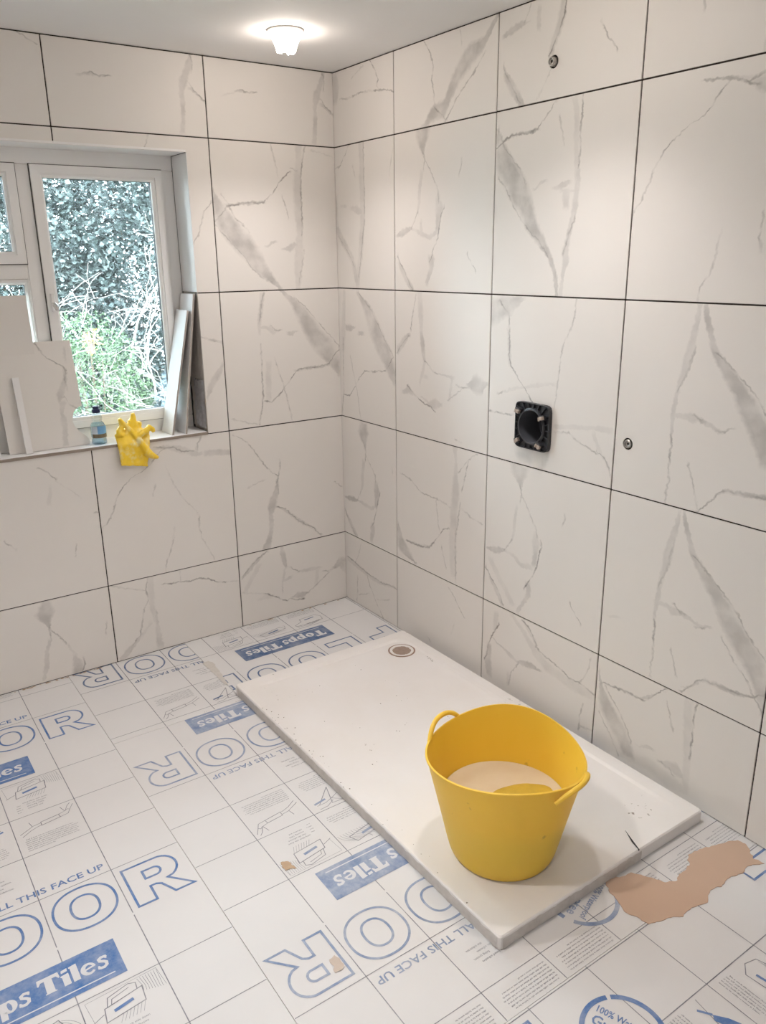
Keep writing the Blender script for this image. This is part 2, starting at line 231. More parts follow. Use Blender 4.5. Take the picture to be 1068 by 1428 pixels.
    m3 = nd(nt, 'ShaderNodeMix', data_type='RGBA'); link(nt, math_n(nt, 'MULTIPLY', l, .85), m3.inputs[0]); link(nt, m2.outputs[2], m3.inputs[6]); m3.inputs[7].default_value = (.24, .225, .21, 1)
    link(nt, m3.outputs[2], p.inputs['Base Color'])
    p.inputs['Roughness'].default_value = .42; p.inputs['Specular IOR Level'].default_value = .2
    return m

M_paint = simple('ceiling_paint', (.84, .83, .82), .85, noise=.02, nscale=3, spec=.2)
M_wallpaint = simple('wall_paint', (.84, .82, .80), .85, noise=.02, nscale=3, spec=.2)
M_adh = simple('tile_adhesive_backing', (.055, .045, .04), .95, noise=.3, nscale=40, spec=.1)
M_plaster = simple('bare_plaster', (.60, .56, .52), .95, noise=.25, nscale=14, spec=.1, bump=.6, bscale=35)
M_block = simple('aerated_block', (.55, .55, .57), .95, noise=.35, nscale=45, spec=.1, bump=1.0, bscale=90)
M_upvc = simple('white_upvc', (.90, .89, .88), .32, noise=.015, nscale=5)
M_gasket = simple('black_gasket', (.03, .03, .035), .6)
M_chrome = simple('chrome', (.75, .74, .72), .22, 1)
M_steel = simple('dull_steel', (.50, .48, .46), .35, 1, noise=.2, nscale=60)
M_black = simple('black_plastic', (.030, .032, .038), .38, noise=.2, nscale=30)
M_hole = simple('hole_dark', (.05, .04, .035), .95, noise=.3, nscale=60)
M_trayw = simple('acrylic_white', (.80, .77, .745), .3, noise=.025, nscale=3)
M_porc = simple('porcelain_body', (.40, .36, .33), .8, noise=.15, nscale=50)

# ------------------------------------------------------------------ structure: shell of the room
XL, YF, ZC = -2.80, -4.0, 2.463
WX0, WX1, WZ0, WZ1, WD = -1.90, -.696, .974, 2.107, .16      # window opening and reveal depth
XB = [0, -.5955, -1.2024, -1.8093, -2.4162, XL]
YR = [0, -.4519, -1.0525, -1.6531, -2.2537, -2.8543, -3.4549, YF]
ZT = [0, .3669, .9669, 1.5669, 2.1669, ZC]
BK = .0042  # tile front to the adhesive in the joints

def slab(name, boxes, mat):
    bm = bmesh.new()
    for a, b in boxes: box_bm(bm, a, b)
    o = obj(name, bm_mesh(name, bm), mat); tag(o, kind='structure'); return o
bx0 = WX1 + .010   # masonry opening sits a little behind the reveal tiles
wall_back = slab('wall_back', [((XL-.15, BK, -.15), (WX0-.012, .30, ZC+.15)), ((bx0, BK, -.15), (.15, .30, ZC+.15)),
                               ((WX0-.012, BK, -.15), (bx0, .30, WZ0-.012)), ((WX0-.012, BK, WZ1+.012), (bx0, .30, ZC+.15))], M_adh)
wall_right = slab('wall_right', [((BK, YF-.15, -.15), (.15, .29, ZC+.15))], M_adh)
wall_left = slab('wall_left', [((XL-.15, YF-.15, -.15), (XL, .012, ZC+.15))], M_wallpaint)
wall_front = slab('wall_front', [((XL, YF-.15, -.15), (BK, YF, ZC+.15))], M_wallpaint)
ceiling = slab('ceiling', [((XL, YF, ZC), (BK, BK, ZC+.15))], M_paint)

def boolean_cut(o, cutters):
    for c in cutters:
        md = o.modifiers.new('cut', 'BOOLEAN'); md.operation = 'DIFFERENCE'; md.object = c; md.solver = 'EXACT'
    bpy.context.view_layer.update()
    dg = bpy.context.evaluated_depsgraph_get()
    me = bpy.data.meshes.new_from_object(o.evaluated_get(dg)); o.modifiers.clear(); o.data = me
def cyl_cutter(y, z, r, x0, x1):
    v, f = lathe([(r, x0), (r, x1)], 40)
    f.append(tuple(reversed(range(40)))); f.append(tuple(range(40, 80)))
    bm = bmesh.new(); vs = [bm.verts.new((p[2], y+p[0], z+p[1])) for p in v]
    for q in f: bm.faces.new([vs[i] for i in q])
    return obj('cutter', bm_mesh('cutter', bm))
VALVE = (-1.297, 1.118); OUT_LO = (-1.705, 1.126); OUT_HI = (-1.309, 2.271)
holes = [cyl_cutter(*VALVE, .064, -.05, .09), cyl_cutter(*OUT_LO, .0190, -.05, .05), cyl_cutter(*OUT_HI, .0190, -.05, .05)]
boolean_cut(wall_right, holes)

# ------------------------------------------------------------------ wall tiles
G = .0048
tile_cache = {}
def tile_mesh(w_, h_):
    k = (round(w_, 4), round(h_, 4))
    if k not in tile_cache:
        bm = bmesh.new(); box_bm(bm, (0, 0, 0), (w_, .009, h_), .0009); tile_cache[k] = bm_mesh('tile', bm)
    return tile_cache[k]
mats = {}
def tmat(key):
    if key not in mats: mats[key] = marble('marble_print_'+key, VEINS.get(key, ''))
    return mats[key]
def put_tile(me, key, parent, loc, rot=None):
    o = bpy.data.objects.new('tile', me); C.objects.link(o)
    if not me.materials: me.materials.append(None)
    o.material_slots[0].link = 'OBJECT'; o.material_slots[0].material = tmat(key)
    o.parent = parent; o.location = loc
    if rot: o.rotation_euler = rot
    return o
random.seed(4)
FALL = {'R40': 'R10', 'R41': 'B21', 'R42': 'B21', 'R43': 'R33', 'R44': 'R34', 'B30': 'B10', 'B31': 'B21', 'B34': 'B24', 'B23': '', 'B33': 'B21', 'B32': 'B21', 'B22': ''}
for c in range(7):
    for r in range(5):
        y0, y1, z0, z1 = YR[c], YR[c+1], ZT[r], ZT[r+1]
        zb = z0 + (.0034 if r == 0 else 0); zt = z1 - (.0045 if r == 4 else G)
        w_ = (y0-y1) - G; key = 'R%d%d' % (c, r)
        if c > 3: key = FALL.get(key, random.choice(['B21', 'R10', 'B11', 'R01', 'B01']))
        if c == 0: w_ += .0104      # the first column runs into the corner behind the window-wall tiles
        o = put_tile(tile_mesh(w_, zt-zb), key, wall_right, (random.uniform(0, .0006), y0-.0024 if c else .008, zb), (0, 0, -math.pi/2))
        o.rotation_euler.x = random.uniform(-.0006, .0006)
        if (c, r) in ((2, 2), (3, 2), (2, 4)):
            bpy.context.view_layer.update()
            hs = [h for h, cc in zip(holes, ((2, 2), (3, 2), (2, 4))) if cc == (c, r)]
            boolean_cut(o, hs)
            mt = tmat(key); o.data.materials.clear(); o.data.materials.append(mt); o.material_slots[0].link = 'DATA'
for h in holes: bpy.data.objects.remove(h, do_unlink=True)
def poly_tile(name, pts, thick=.009):
    """flat tile with an outline in local X,Z; front face at Y=0"""
    bm = bmesh.new(); a = [bm.verts.new((x, 0, z)) for x, z in pts]; b = [bm.verts.new((x, thick, z)) for x, z in pts]
    bm.faces.new(a); bm.faces.new(list(reversed(b))); n = len(pts)
    for i in range(n): bm.faces.new((a[i], b[i], b[(i+1) % n], a[(i+1) % n]))
    return bm_mesh(name, bm)
for c in range(5):
    for r in range(5):
        x0, x1, z0, z1 = XB[c+1], XB[c], ZT[r], ZT[r+1]
        zb = z0 + (.0034 if r == 0 else 0); zt = z1 - (.0045 if r == 4 else G); key = 'B%d%d' % (c, r)
        if key in FALL: key = FALL[key]
        if c == 4: key = 'B21'
        w_ = (x1-x0) - (G if c else .0032)
        if r in (1, 2, 3) and x0 < WX1 and x1 > WX0:       # tiles cut round the window
            if r == 1:
                pts = [(0, 0), (w_, 0), (w_, zt-zb), (0, zt-zb)]      # top edge is just below the sill
                me = poly_tile('tile', [(a, min(b, WZ0-.004-zb)) for a, b in pts])
            elif r == 2:
                if c == 1: me = poly_tile('tile', [(WX1-x0, 0), (w_, 0), (w_, zt-zb), (WX1-x0, zt-zb)])
                elif c == 3: me = poly_tile('tile', [(0, 0), (WX0-x0, 0), (WX0-x0, zt-zb), (0, zt-zb)])
                else: continue
            else:
                if c == 1: me = poly_tile('tile', [(WX1-x0, 0), (w_, 0), (w_, zt-zb), (0, zt-zb), (0, WZ1-zb), (WX1-x0, WZ1-zb)])
                elif c == 3: me = poly_tile('tile', [(0, 0), (WX0-x0, 0), (WX0-x0, WZ1-zb), (w_, WZ1-zb), (w_, zt-zb), (0, zt-zb)])
                else: me = poly_tile('tile', [(0, WZ1-zb), (w_, WZ1-zb), (w_, zt-zb), (0, zt-zb)])
        else:
            me = tile_mesh(w_, zt-zb)
        put_tile(me, key, wall_back, (x0+.0024, random.uniform(0, .0005), zb))
# reveal lining: soffit and side tiles, bare masonry low on the right side, sill
M_rev = simple('plain_white_tile', (.85, .84, .835), .4, noise=.03, nscale=6)
box('soffit_tile', (WX0, .0, WZ1), (WX1, WD, WZ1+.009), M_rev, wall_back, .0008)
box('reveal_tile', (WX1, .0006, 1.568), (WX1+.0095, WD, WZ1-.001), M_rev, wall_back, .0008)
box('reveal_tile', (WX0-.0095, .0006, WZ0), (WX0, WD, WZ1-.001), M_rev, wall_back, .0008)
# bare masonry in the reveal, lumpy
def lumpy(name, a, b, mat, parent, amp=.006, n=10):
    bm = bmesh.new(); box_bm(bm, a, b); bmesh.ops.subdivide_edges(bm, edges=bm.edges, cuts=n, use_grid_fill=True)
    for vv in bm.verts:
        d = Vector((pnoise(vv.co*40), pnoise(vv.co*40+Vector((7, 3, 1))), pnoise(vv.co*40+Vector((2, 9, 4)))))*amp; vv.co += d
    return obj(name, bm_mesh(name, bm), mat, parent)
box('plaster_backing', (WX1+.0086, .0125, WZ0-.008), (WX1+.0100, WD, 1.567), M_plaster, wall_back)
lumpy('bare_plaster', (WX1+.004, .014, 1.20), (WX1+.022, WD, 1.566), M_plaster, wall_back, .004)
lumpy('concrete_block', (WX1+.000, .03, .985), (WX1+.022, .12, 1.196), M_block, wall_back, .009)
lumpy('bare_plaster', (WX1+.006, .10, .985), (WX1+.022, WD, 1.20), M_plaster, wall_back, .004)
M_sill = simple('sill_white_board', (.90, .90, .90), .45, noise=.03, nscale=5)
sill = box('window_sill', (WX0, .0045, WZ0-.010), (WX1-.001, WD+.02, WZ0), M_sill, wall_back, .001)
box('sill_edge_shadow', (WX0, -.003, WZ0-.0115), (WX1-.001, .0045, WZ0-.0008), simple('sill_edge_shadow_brown', (.30, .25, .21), .7, noise=.2, nscale=30), wall_back)  # brown strip is the tile edge and its shadow line in one

# ------------------------------------------------------------------ floor: backer boards with their print
M_board = simple('backer_board', (.69, .682, .678), .62, noise=.06, nscale=4, spec=.35)
M_seam = simple('floor_dark_gap', (.22, .20, .185), .95, noise=.3, nscale=20)
floor = slab('floor', [((XL, YF, -.15), (BK, BK, -.0105))], M_seam)
def print_mat(name, col, wear, base=(.69, .682, .678), sc=18):
    m, nt, p = newmat(name); tc = nd(nt, 'ShaderNodeTexCoord')
    n = nd(nt, 'ShaderNodeTexNoise'); n.inputs['Scale'].default_value = sc; n.inputs['Detail'].default_value = 8; n.inputs['Roughness'].default_value = .7
    link(nt, tc.outputs['Object'], n.inputs['Vector'])
    mr = nd(nt, 'ShaderNodeMapRange'); link(nt, n.outputs['Fac'], mr.inputs[0]); mr.inputs[1].default_value = .35; mr.inputs[2].default_value = .72; mr.inputs[3].default_value = max(0, wear-.18); mr.inputs[4].default_value = min(1, wear+.3)
    mx = nd(nt, 'ShaderNodeMix', data_type='RGBA'); link(nt, mr.outputs[0], mx.inputs[0]); mx.inputs[6].default_value = (*col, 1); mx.inputs[7].default_value = (*base, 1)
    link(nt, mx.outputs[2], p.inputs['Base Color']); p.inputs['Roughness'].default_value = .6; p.inputs['Specular IOR Level'].default_value = .35
    return m
BLUE = (.045, .145, .385); GREY = (.13, .135, .17)
PM = {'fresh': (print_mat('print_blue', BLUE, .08), print_mat('print_grey', GREY, .15), print_mat('print_small', GREY, .26)),
      'worn': (print_mat('print_blue_worn', (.075, .165, .36), .34), print_mat('print_grey_worn', GREY, .22), print_mat('print_small_worn', GREY, .32)),
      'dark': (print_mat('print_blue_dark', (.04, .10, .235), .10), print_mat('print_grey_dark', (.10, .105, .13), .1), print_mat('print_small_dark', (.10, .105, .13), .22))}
M_white = simple('print_white', (.66, .665, .68), .6, noise=.06, nscale=14, spec=.3)

class Ink:
    """flat 2-D shapes collected in the print's own u,v metres"""
    def __init__(s): s.v = []; s.f = []; s.lift = 0
    def poly(s, pts):
        b = len(s.v); s.v += [tuple(p) for p in pts]; s.f.append(tuple(range(b, b+len(pts)))); return s
    def rib(s, pts, wd, closed=False):
        P = [Vector((p[0], p[1])) for p in pts]; n = len(P); b = len(s.v)
        for i in range(n):
            a = P[i-1] if (i or closed) else P[i]; c = P[(i+1) % n] if (i < n-1 or closed) else P[i]
            d1 = (P[i]-a); d2 = (c-P[i])
            d1 = d1.normalized() if d1.length > 1e-9 else d2.normalized(); d2 = d2.normalized() if d2.length > 1e-9 else d1
            t = d1+d2
            if t.length < 1e-6: t = d1
            t.normalize(); nrm = Vector((-t.y, t.x)); cs = max(.45, nrm.dot(Vector((-d1.y, d1.x))))
            o = nrm*(wd/2/cs); s.v += [tuple(P[i]+o), tuple(P[i]-o)]
        for i in range(n if closed else n-1):
            j = (i+1) % n; s.f.append((b+2*i, b+2*i+1, b+2*j+1, b+2*j))
        return s
    def text(s, st, u, v, h, wd=None, right=False, bold=0, rot=0, center=False):
        k = (st, bold)
        if k not in Ink.cache:
            cu = bpy.data.curves.new('t', 'FONT'); cu.body = st; cu.size = 1; cu.offset = bold; cu.resolution_u = 2
            ob = bpy.data.objects.new('t', cu); C.objects.link(ob); bpy.context.view_layer.update()
            me = bpy.data.meshes.new_from_object(ob.evaluated_get(bpy.context.evaluated_depsgraph_get()))
            Ink.cache[k] = ([(p.co.x, p.co.y) for p in me.vertices], [tuple(q.vertices) for q in me.polygons])
            bpy.data.objects.remove(ob, do_unlink=True); bpy.data.curves.remove(cu); bpy.data.meshes.remove(me)
        V, F = Ink.cache[k]; x0 = min(p[0] for p in V); x1 = max(p[0] for p in V)
        sy = h/.70; sx = (wd/(x1-x0)) if wd else sy
        off = -x0*sx if not right else -x1*sx
        if center: off = -(x0+x1)/2*sx
        b = len(s.v); cr, sr = math.cos(rot), math.sin(rot)
        for x, y in V:
            X, Y = x*sx+off, y*sy; s.v.append((u+X*cr-Y*sr, v+X*sr+Y*cr))
        s.f += [tuple(b+i for i in q) for q in F]; return s
    def ell(s, cu, cv, a, b, wd, n=56, p=2.0, t0=0, t1=360, rot=0):
        pts = []
        for i in range(n+(t1-t0 < 360)):
            t = math.radians(t0+(t1-t0)*i/n); c_, s_ = math.cos(t), math.sin(t)
            x = a*math.copysign(abs(c_)**(2/p), c_); y = b*math.copysign(abs(s_)**(2/p), s_)
            pts.append((cu+x*math.cos(rot)-y*math.sin(rot), cv+x*math.sin(rot)+y*math.cos(rot)))
        return s.rib(pts, wd, t1-t0 >= 360)
    def disc(s, cu, cv, a, b, rot=0, n=36):
        return s.poly([(cu+a*math.cos(t)*math.cos(rot)-b*math.sin(t)*math.sin(rot), cv+a*math.cos(t)*math.sin(rot)+b*math.sin(t)*math.cos(rot)) for t in [2*math.pi*i/n for i in range(n)]])
Ink.cache = {}
def arc(cu, cv, a, b, t0, t1, n=12):
    return [(cu+a*math.cos(math.radians(t0+(t1-t0)*i/n)), cv+b*math.sin(math.radians(t0+(t1-t0)*i/n))) for i in range(n+1)]
LW = .0070
def letter(ch, u, v):
    k = Ink(); mv = lambda P: [(u+a, v+b) for a, b in P]
    if ch == 'O':
        k.ell(u+.084, v-.081, .083, .081, LW, p=2.25); k.ell(u+.084, v-.081, .037, .046, LW, p=2.3)
    if ch == 'R':
        k.rib(mv([(0, 0), (.1, 0)]+arc(.1, -.05, .047, .05, 80, -62, 10)+[(.105, -.098), (.162, -.162), (.106, -.162), (.082, -.112), (.068, -.104), (.052, -.104), (.052, -.162), (0, -.162)]), LW, True)
        k.rib(mv([(.05, -.035), (.083, -.035)]+arc(.083, -.052, .016, .017, 80, -80, 6)+[(.083, -.069), (.05, -.069)]), LW, True)
    if ch == 'L': k.rib(mv([(0, 0), (.052, 0), (.052, -.12), (.142, -.12), (.142, -.162), (0, -.162)]), LW, True)
    if ch == 'F': k.rib(mv([(0, 0), (.15, 0), (.15, -.042), (.052, -.042), (.052, -.064), (.132, -.064), (.132, -.104), (.052, -.104), (.052, -.162), (0, -.162)]), LW, True)
    return k
def glyphs(st, u, v, h, total):
    """heavy soft-serif lettering of the blue banner, built from thick shapes"""
    W = {'T': 1.02, 'o': .80, 'p': .86, 's': .62, ' ': .26, 'i': .42, 'l': .42, 'e': .74}
    s = total/sum(W[c] for c in st)/h; k = Ink(); x = 0
    def ad(P): k.poly([(u+(x+a*1.0)*h*s, v+b*h) for a, b in P])
    def rb(P, w_): 
        n0 = len(k.v); k.rib([(a, b) for a, b in P], w_)
        for i in range(n0, len(k.v)): a, b = k.v[i]; k.v[i] = (u+(x+a)*h*s, v+b*h)
    def ring(cx, cy, a, b, ai, bi, rot):
        n = 28; o = []; q = []
        for i in range(n):
            t = 2*math.pi*i/n
            o.append((cx+a*math.cos(t), cy+b*math.sin(t)))
            xx, yy = ai*math.cos(t), bi*math.sin(t); q.append((cx+xx*math.cos(rot)-yy*math.sin(rot), cy+xx*math.sin(rot)+yy*math.cos(rot)))
        for i in range(n):
            j = (i+1) % n; ad([o[i], o[j], q[j], q[i]])
    for c in st:
        if c == 'T':
            ad([(.30, 0), (.68, 0), (.66, .80), (.32, .80)]); ad([(.0, .66), (.06, .64), (.16, .80), (.84, .80), (.94, .64), (1.0, .66), (.97, 1.0), (.03, 1.0)])
            ad([(.24, 0), (.74, 0), (.74, .06), (.24, .06)])
        elif c == 'o': ring(.39, .34, .37, .36, .10, .25, .25)
        elif c == 'p':
            ad([(.08, -.30), (.36, -.30), (.36, .68), (.0, .68), (.0, .60), (.08, .58)]); ring(.50, .34, .33, .36, .09, .24, .15)
        elif c == 'l': ad([(.05, 0), (.36, 0), (.36, 1.0), (.0, .96), (.0, .88), (.05, .86)])
        elif c == 'i':
            ad([(.05, 0), (.36, 0), (.36, .68), (.0, .64), (.0, .56), (.05, .54)]); ad([(.06, .78), (.34, .80), (.36, .98), (.08, .94)])
        elif c == 'e':
            o_ = [(.36+.35*math.cos(math.radians(a)), .34+.36*math.sin(math.radians(a))) for a in range(8, 325, 12)]
            q_ = [(.40+.17*math.cos(math.radians(a)), .34+.22*math.sin(math.radians(a))) for a in range(8, 325, 12)]
            for i in range(len(o_)-1): ad([o_[i], o_[i+1], q_[i+1], q_[i]])
            ad([(.20, .28), (.70, .36), (.70, .46), (.20, .38)])
        elif c == 's':
            rb([(.50, .56), (.44, .64), (.28, .655), (.16, .58), (.18, .46), (.34, .37), (.44, .27), (.42, .12), (.28, .03), (.12, .05), (.04, .14)], .15)
            ad([(.44, .50), (.52, .50), (.54, .70), (.47, .66)]); ad([(.0, .0), (.06, .03), (.10, .22), (.02, .22)])
        x += W[c]
    return k
rng = random.Random(11)
def small_lines(k, u, v, w_, n, dv=.0095, h=.0042):
    """unreadably small instruction copy: rows of letter-sized ticks"""
    for i in range(n):
        x = u + (0 if i else .004); end = u + w_*(1 if i < n-1 else rng.uniform(.45, .8)) - rng.uniform(0, .012)
        while x < end:
            wl = rng.randint(2, 8)
            for j in range(wl):
                if x > end: break
                hh = h*rng.choice((.7, .7, .75, 1.05)); k.poly([(x, v-i*dv), (x+.0011, v-i*dv), (x+.0011, v-i*dv+hh), (x, v-i*dv+hh)])
                if rng.random() < .6: k.poly([(x, v-i*dv+hh*.45), (x+.0021, v-i*dv+hh*.45), (x+.0021, v-i*dv+hh*.7), (x, v-i*dv+hh*.7)])
                x += .0023
            x += .0021
def diagrams(t, c):
    """line drawings of the fixing steps; t = thin line ink, c = blue ink; v=0 is the top of the FLOOR row"""
    L = .0019
    # trowel spreading (cell -0.4..-0.2, row -0.6..-0.4)
    t.rib([(-.388, -.412), (-.212, -.407), (-.206, -.468)], .0008); t.rib([(-.388, -.412), (-.382, -.475)], .0008)
    t.rib([(-.352, -.452), (-.258, -.438), (-.262, -.482), (-.358, -.492)], L*1.3, True)
    t.rib([(-.345, -.450), (-.338, -.425), (-.285, -.413), (-.268, -.420), (-.270, -.438)], L*1.2); t.rib([(-.335, -.450), (-.330, -.434), (-.286, -.424)], L)
    t.rib([(-.386, -.478), (-.357, -.466)], L)
    c.rib([(-.334, -.470), (-.286, -.462)], .009)
    for i in range(8): t.rib([(-.262+.007*i, -.412), (-.256+.006*i, -.438-.004*i), (-.258+.0065*i, -.455-.002*i)], .0009)
    for i in range(7): t.rib([(-.318+.009*i, -.489+.001*i), (-.330+.009*i, -.510)], .0009)
    # hands laying matting (row -0.8..-0.6)
    t.rib([(-.385, -.688), (-.355, -.672), (-.342, -.665), (-.318, -.662)], L); t.rib([(-.380, -.702), (-.352, -.684), (-.330, -.676), (-.318, -.674)], L)
    t.rib([(-.318, -.658), (-.262, -.652), (-.260, -.668), (-.318, -.676)], L*1.2, True)
    t.rib([(-.262, -.652), (-.240, -.646), (-.228, -.622), (-.218, -.612)], L); t.rib([(-.260, -.668), (-.235, -.664), (-.222, -.640), (-.211, -.622)], L)
    t.rib([(-.240, -.646), (-.232, -.640), (-.226, -.646)], L); t.rib([(-.350, -.640), (-.345, -.665)], L); t.rib([(-.250, -.618), (-.242, -.646)], L)
    # arcs and trowel (cell -0.6..-0.4, row -0.6..-0.4)
    for i in range(13): t.rib(arc(-.60+.010*i, -.478, .075, .062, 62, 8, 6), .0009)
    t.rib([(-.568, -.442), (-.450, -.418), (-.438, -.448), (-.556, -.472)], L*1.2, True); c.rib([(-.535, -.450), (-.478, -.439)], .009)
    t.rib([(-.568, -.442), (-.580, -.470), (-.572, -.476)], L); t.rib([(-.50, -.412), (-.495, -.426)], L)
    # board with a set square (row -0.8..-0.6)
    t.rib([(-.592, -.655), (-.540, -.612), (-.480, -.618), (-.505, -.700)], L*1.3); t.rib([(-.505, -.700), (-.440, -.632)], L*1.3)
    c.rib([(-.590, -.640), (-.545, -.634)], .008); c.rib([(-.470, -.648), (-.425, -.640)], .008)
    t.rib([(-.545, -.628), (-.515, -.618), (-.490, -.640), (-.520, -.655), (-.545, -.642)], L, True); t.rib([(-.49, -.63), (-.46, -.612), (-.43, -.61)], L); t.rib([(-.50, -.645), (-.462, -.63), (-.43, -.63)], L)
    # bath edge (cell -0.8..-0.6 row -0.6..-0.4)
    t.rib([(-.78, -.470), (-.772, -.435), (-.70, -.412), (-.630, -.418), (-.622, -.440), (-.668, -.462), (-.672, -.490), (-.76, -.498)], L*1.2, True)
    for i in range(7): t.rib([(-.765+.006*i, -.437+.003*i), (-.640+.003*i, -.424-.001*i)], .0008)
    c.rib([(-.745, -.478), (-.69, -.470)], .007)
    # gloved hand with knife (cell -0.8..-0.6 row -0.8..-0.6)
    t.rib([(-.79, -.66), (-.72, -.672), (-.65, -.64), (-.62, -.61)], L); t.rib([(-.70, -.64), (-.66, -.62), (-.64, -.65), (-.69, -.675)], L*1.2, True)
    c.poly([(-.742, -.662), (-.715, -.640), (-.690, -.628), (-.682, -.642), (-.705, -.660), (-.730, -.672)])
    c.rib([(-.770, -.682), (-.742, -.662)], .006)
    # scissors / glove (cell -0.8..-0.6 row -0.6..-0.4 right half)
def template():
    """one 1 m repeat of the print; returns ink by kind"""
    K = {}
    g = Ink()
    for v in (0, -.4, -.6, -.8): g.rib([(-1.4, v), (0, v)], .0022)
    for u in (-.2, -.4, -.6, -.8, -1.0, -1.2): g.rib([(u, 0), (u, -.197)], .0026); g.rib([(u, -.206), (u, -1)], .0026)
    K['printed_grid'] = (1, .0004, g, None)
    for i, ch in enumerate('FLOOR'): K['printed_letter_%d' % i] = (0, .0006, letter(ch, -1+.2*i+(.016 if ch == 'O' else .021), -.025 + (.008 if ch == 'O' else 0)), ch)
    K['printed_banner'] = (0, .0007, Ink().poly([(-.732, -.375), (-.272, -.375), (-.272, -.252), (-.732, -.252)]), None)
    b = glyphs('Topps Tiles', -.706, -.332, .055, .408); b.poly([(-.706, -.361), (-.298, -.361), (-.298, -.3575), (-.706, -.3575)])
    b.lift = 1; K['banner_lettering'] = ('w', .0010, b, None)
    t = Ink(); t.text('INSTALL THIS FACE UP', -.213, -1+.019, .0235, .392, right=True, bold=.012)
    K['printed_heading'] = (0, .0006, t, None)
    th, cb = Ink(), Ink(); diagrams(th, cb)
    K['printed_diagram'] = (1, .0005, th, None); K['diagram_fill'] = (0, .0008, cb, None)
    s = Ink()
    for i, st in enumerate(('powder based adhesive', 'fixing system.', 'cure the tile adhesive', 'the substrate.')):
        s.text(st, -.555 if i % 2 == 0 else -.50, -.868-.0155*i, .0068)
    for i, st in enumerate(('using black side down', 'into tile adhesive', 'ensuring 100%', 'adhesive and')):
        s.text(st, -.345+.01*(i > 0), -.5285-.0125*i, .0062)
    K['printed_note'] = (1, .0005, s, None)
    q = Ink()
    small_lines(q, -.368, -.537, .02, 4, .0125)
    small_lines(q, -.378, -.722, .155, 7); small_lines(q, -.585, -.535, .165, 5); small_lines(q, -.588, -.722, .16, 7)
    small_lines(q, -.785, -.535, .155, 5); small_lines(q, -.788, -.722, .165, 7); small_lines(q, -.588, -.875, .03, 4, .0155)
    K['small_print'] = (2, .0004, q, None)
    st = Ink(); cu, cv, rot = -.83, -.867, math.radians(21)
    for a0, a1 in ((8, 128), (134, 200), (206, 352)): st.ell(cu, cv, .095, .095, .0125, 30, t0=a0, t1=a1, rot=rot)
    K['printed_stamp'] = (0, .0006, st, None)
    tx = Ink(); c_, s_ = math.cos(rot), math.sin(rot)
    tx.text('100% Waterproof', cu-.020*s_, cv+.020*c_, .0185, .148, bold=.02, rot=rot, center=True)
    tx.text('Guarantee', cu+.016*s_, cv-.016*c_, .027, .15, bold=.02, rot=rot, center=True)
    K['stamp_lettering'] = (0, .0006, tx, None)
    return K
TPL = template()
def board(x0, x1, y0, y1, mode, a, b, wear, reps, dz=0, lean=0):
    e = .0006
    bo = box('backer_board', (x0+e, y0+e, -.010), (x1-e, y1-e, dz), M_board, floor, .0006)
    for key, (mi, z, ink, ch) in TPL.items():
        bm = bmesh.new()
        for n in reps:
            vs = []
            for (u, v) in ink.v:
                v = v - n
                if mode == 'up': p = (a+u, b+v)
                elif mode == 'rev': p = (a-u, b-v)
                else: p = (b+v, a-u)
                vs.append(bm.verts.new((p[0], p[1], dz+z)))
            if ink.lift:
                for q, f in enumerate(ink.f):
                    for i in f: vs[i].co.z = dz+z+(q % 9)*.00003
            for f in ink.f:
                if len(set(f)) == len(f):
                    try: bm.faces.new([vs[i] for i in f])
                    except ValueError: pass
        for co, no in (((x0+.002, 0, 0), (-1, 0, 0)), ((x1-.002, 0, 0), (1, 0, 0)), ((0, y0+.002, 0), (0, -1, 0)), ((0, y1-.002, 0), (0, 1, 0))):
            bmesh.ops.bisect_plane(bm, geom=bm.verts[:]+bm.edges[:]+bm.faces[:], plane_co=co, plane_no=no, clear_outer=True)
        if not bm.faces: bm.free(); continue
        for f in bm.faces:
            if f.normal.z < 0: f.normal_flip()
        me = bpy.data.meshes.new(key); bm.to_mesh(me); bm.free()
        nm = 'printed_letter' if key.startswith('printed_letter') else key
        o = obj(nm, me, M_white if mi == 'w' else PM[wear][mi], bo)
        if key in ('small_print',): o['kind'] = 'stuff'
    return bo
board(XL, -1.4145, YF, .0085, 'up', -1.417, -.261, 'fresh', (-1, 0, 1, 2, 3))
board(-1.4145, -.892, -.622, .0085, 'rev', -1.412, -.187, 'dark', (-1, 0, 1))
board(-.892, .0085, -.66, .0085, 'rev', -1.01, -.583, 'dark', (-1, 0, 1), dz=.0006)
board(-1.4145, -.48, -2.290, -.622, 'rev', -1.412, -.997, 'worn', (-2, -1, 0), dz=-.0003)
board(-.48, 0.0085, -2.290, -.66, 'rev', -.73, -1.96, 'worn', (-2, -1, 0, 1))
board(-1.4145, .0085, YF, -2.290, 'rot', -3.297, .05, 'fresh', (-1, 0, 1), dz=.0003)

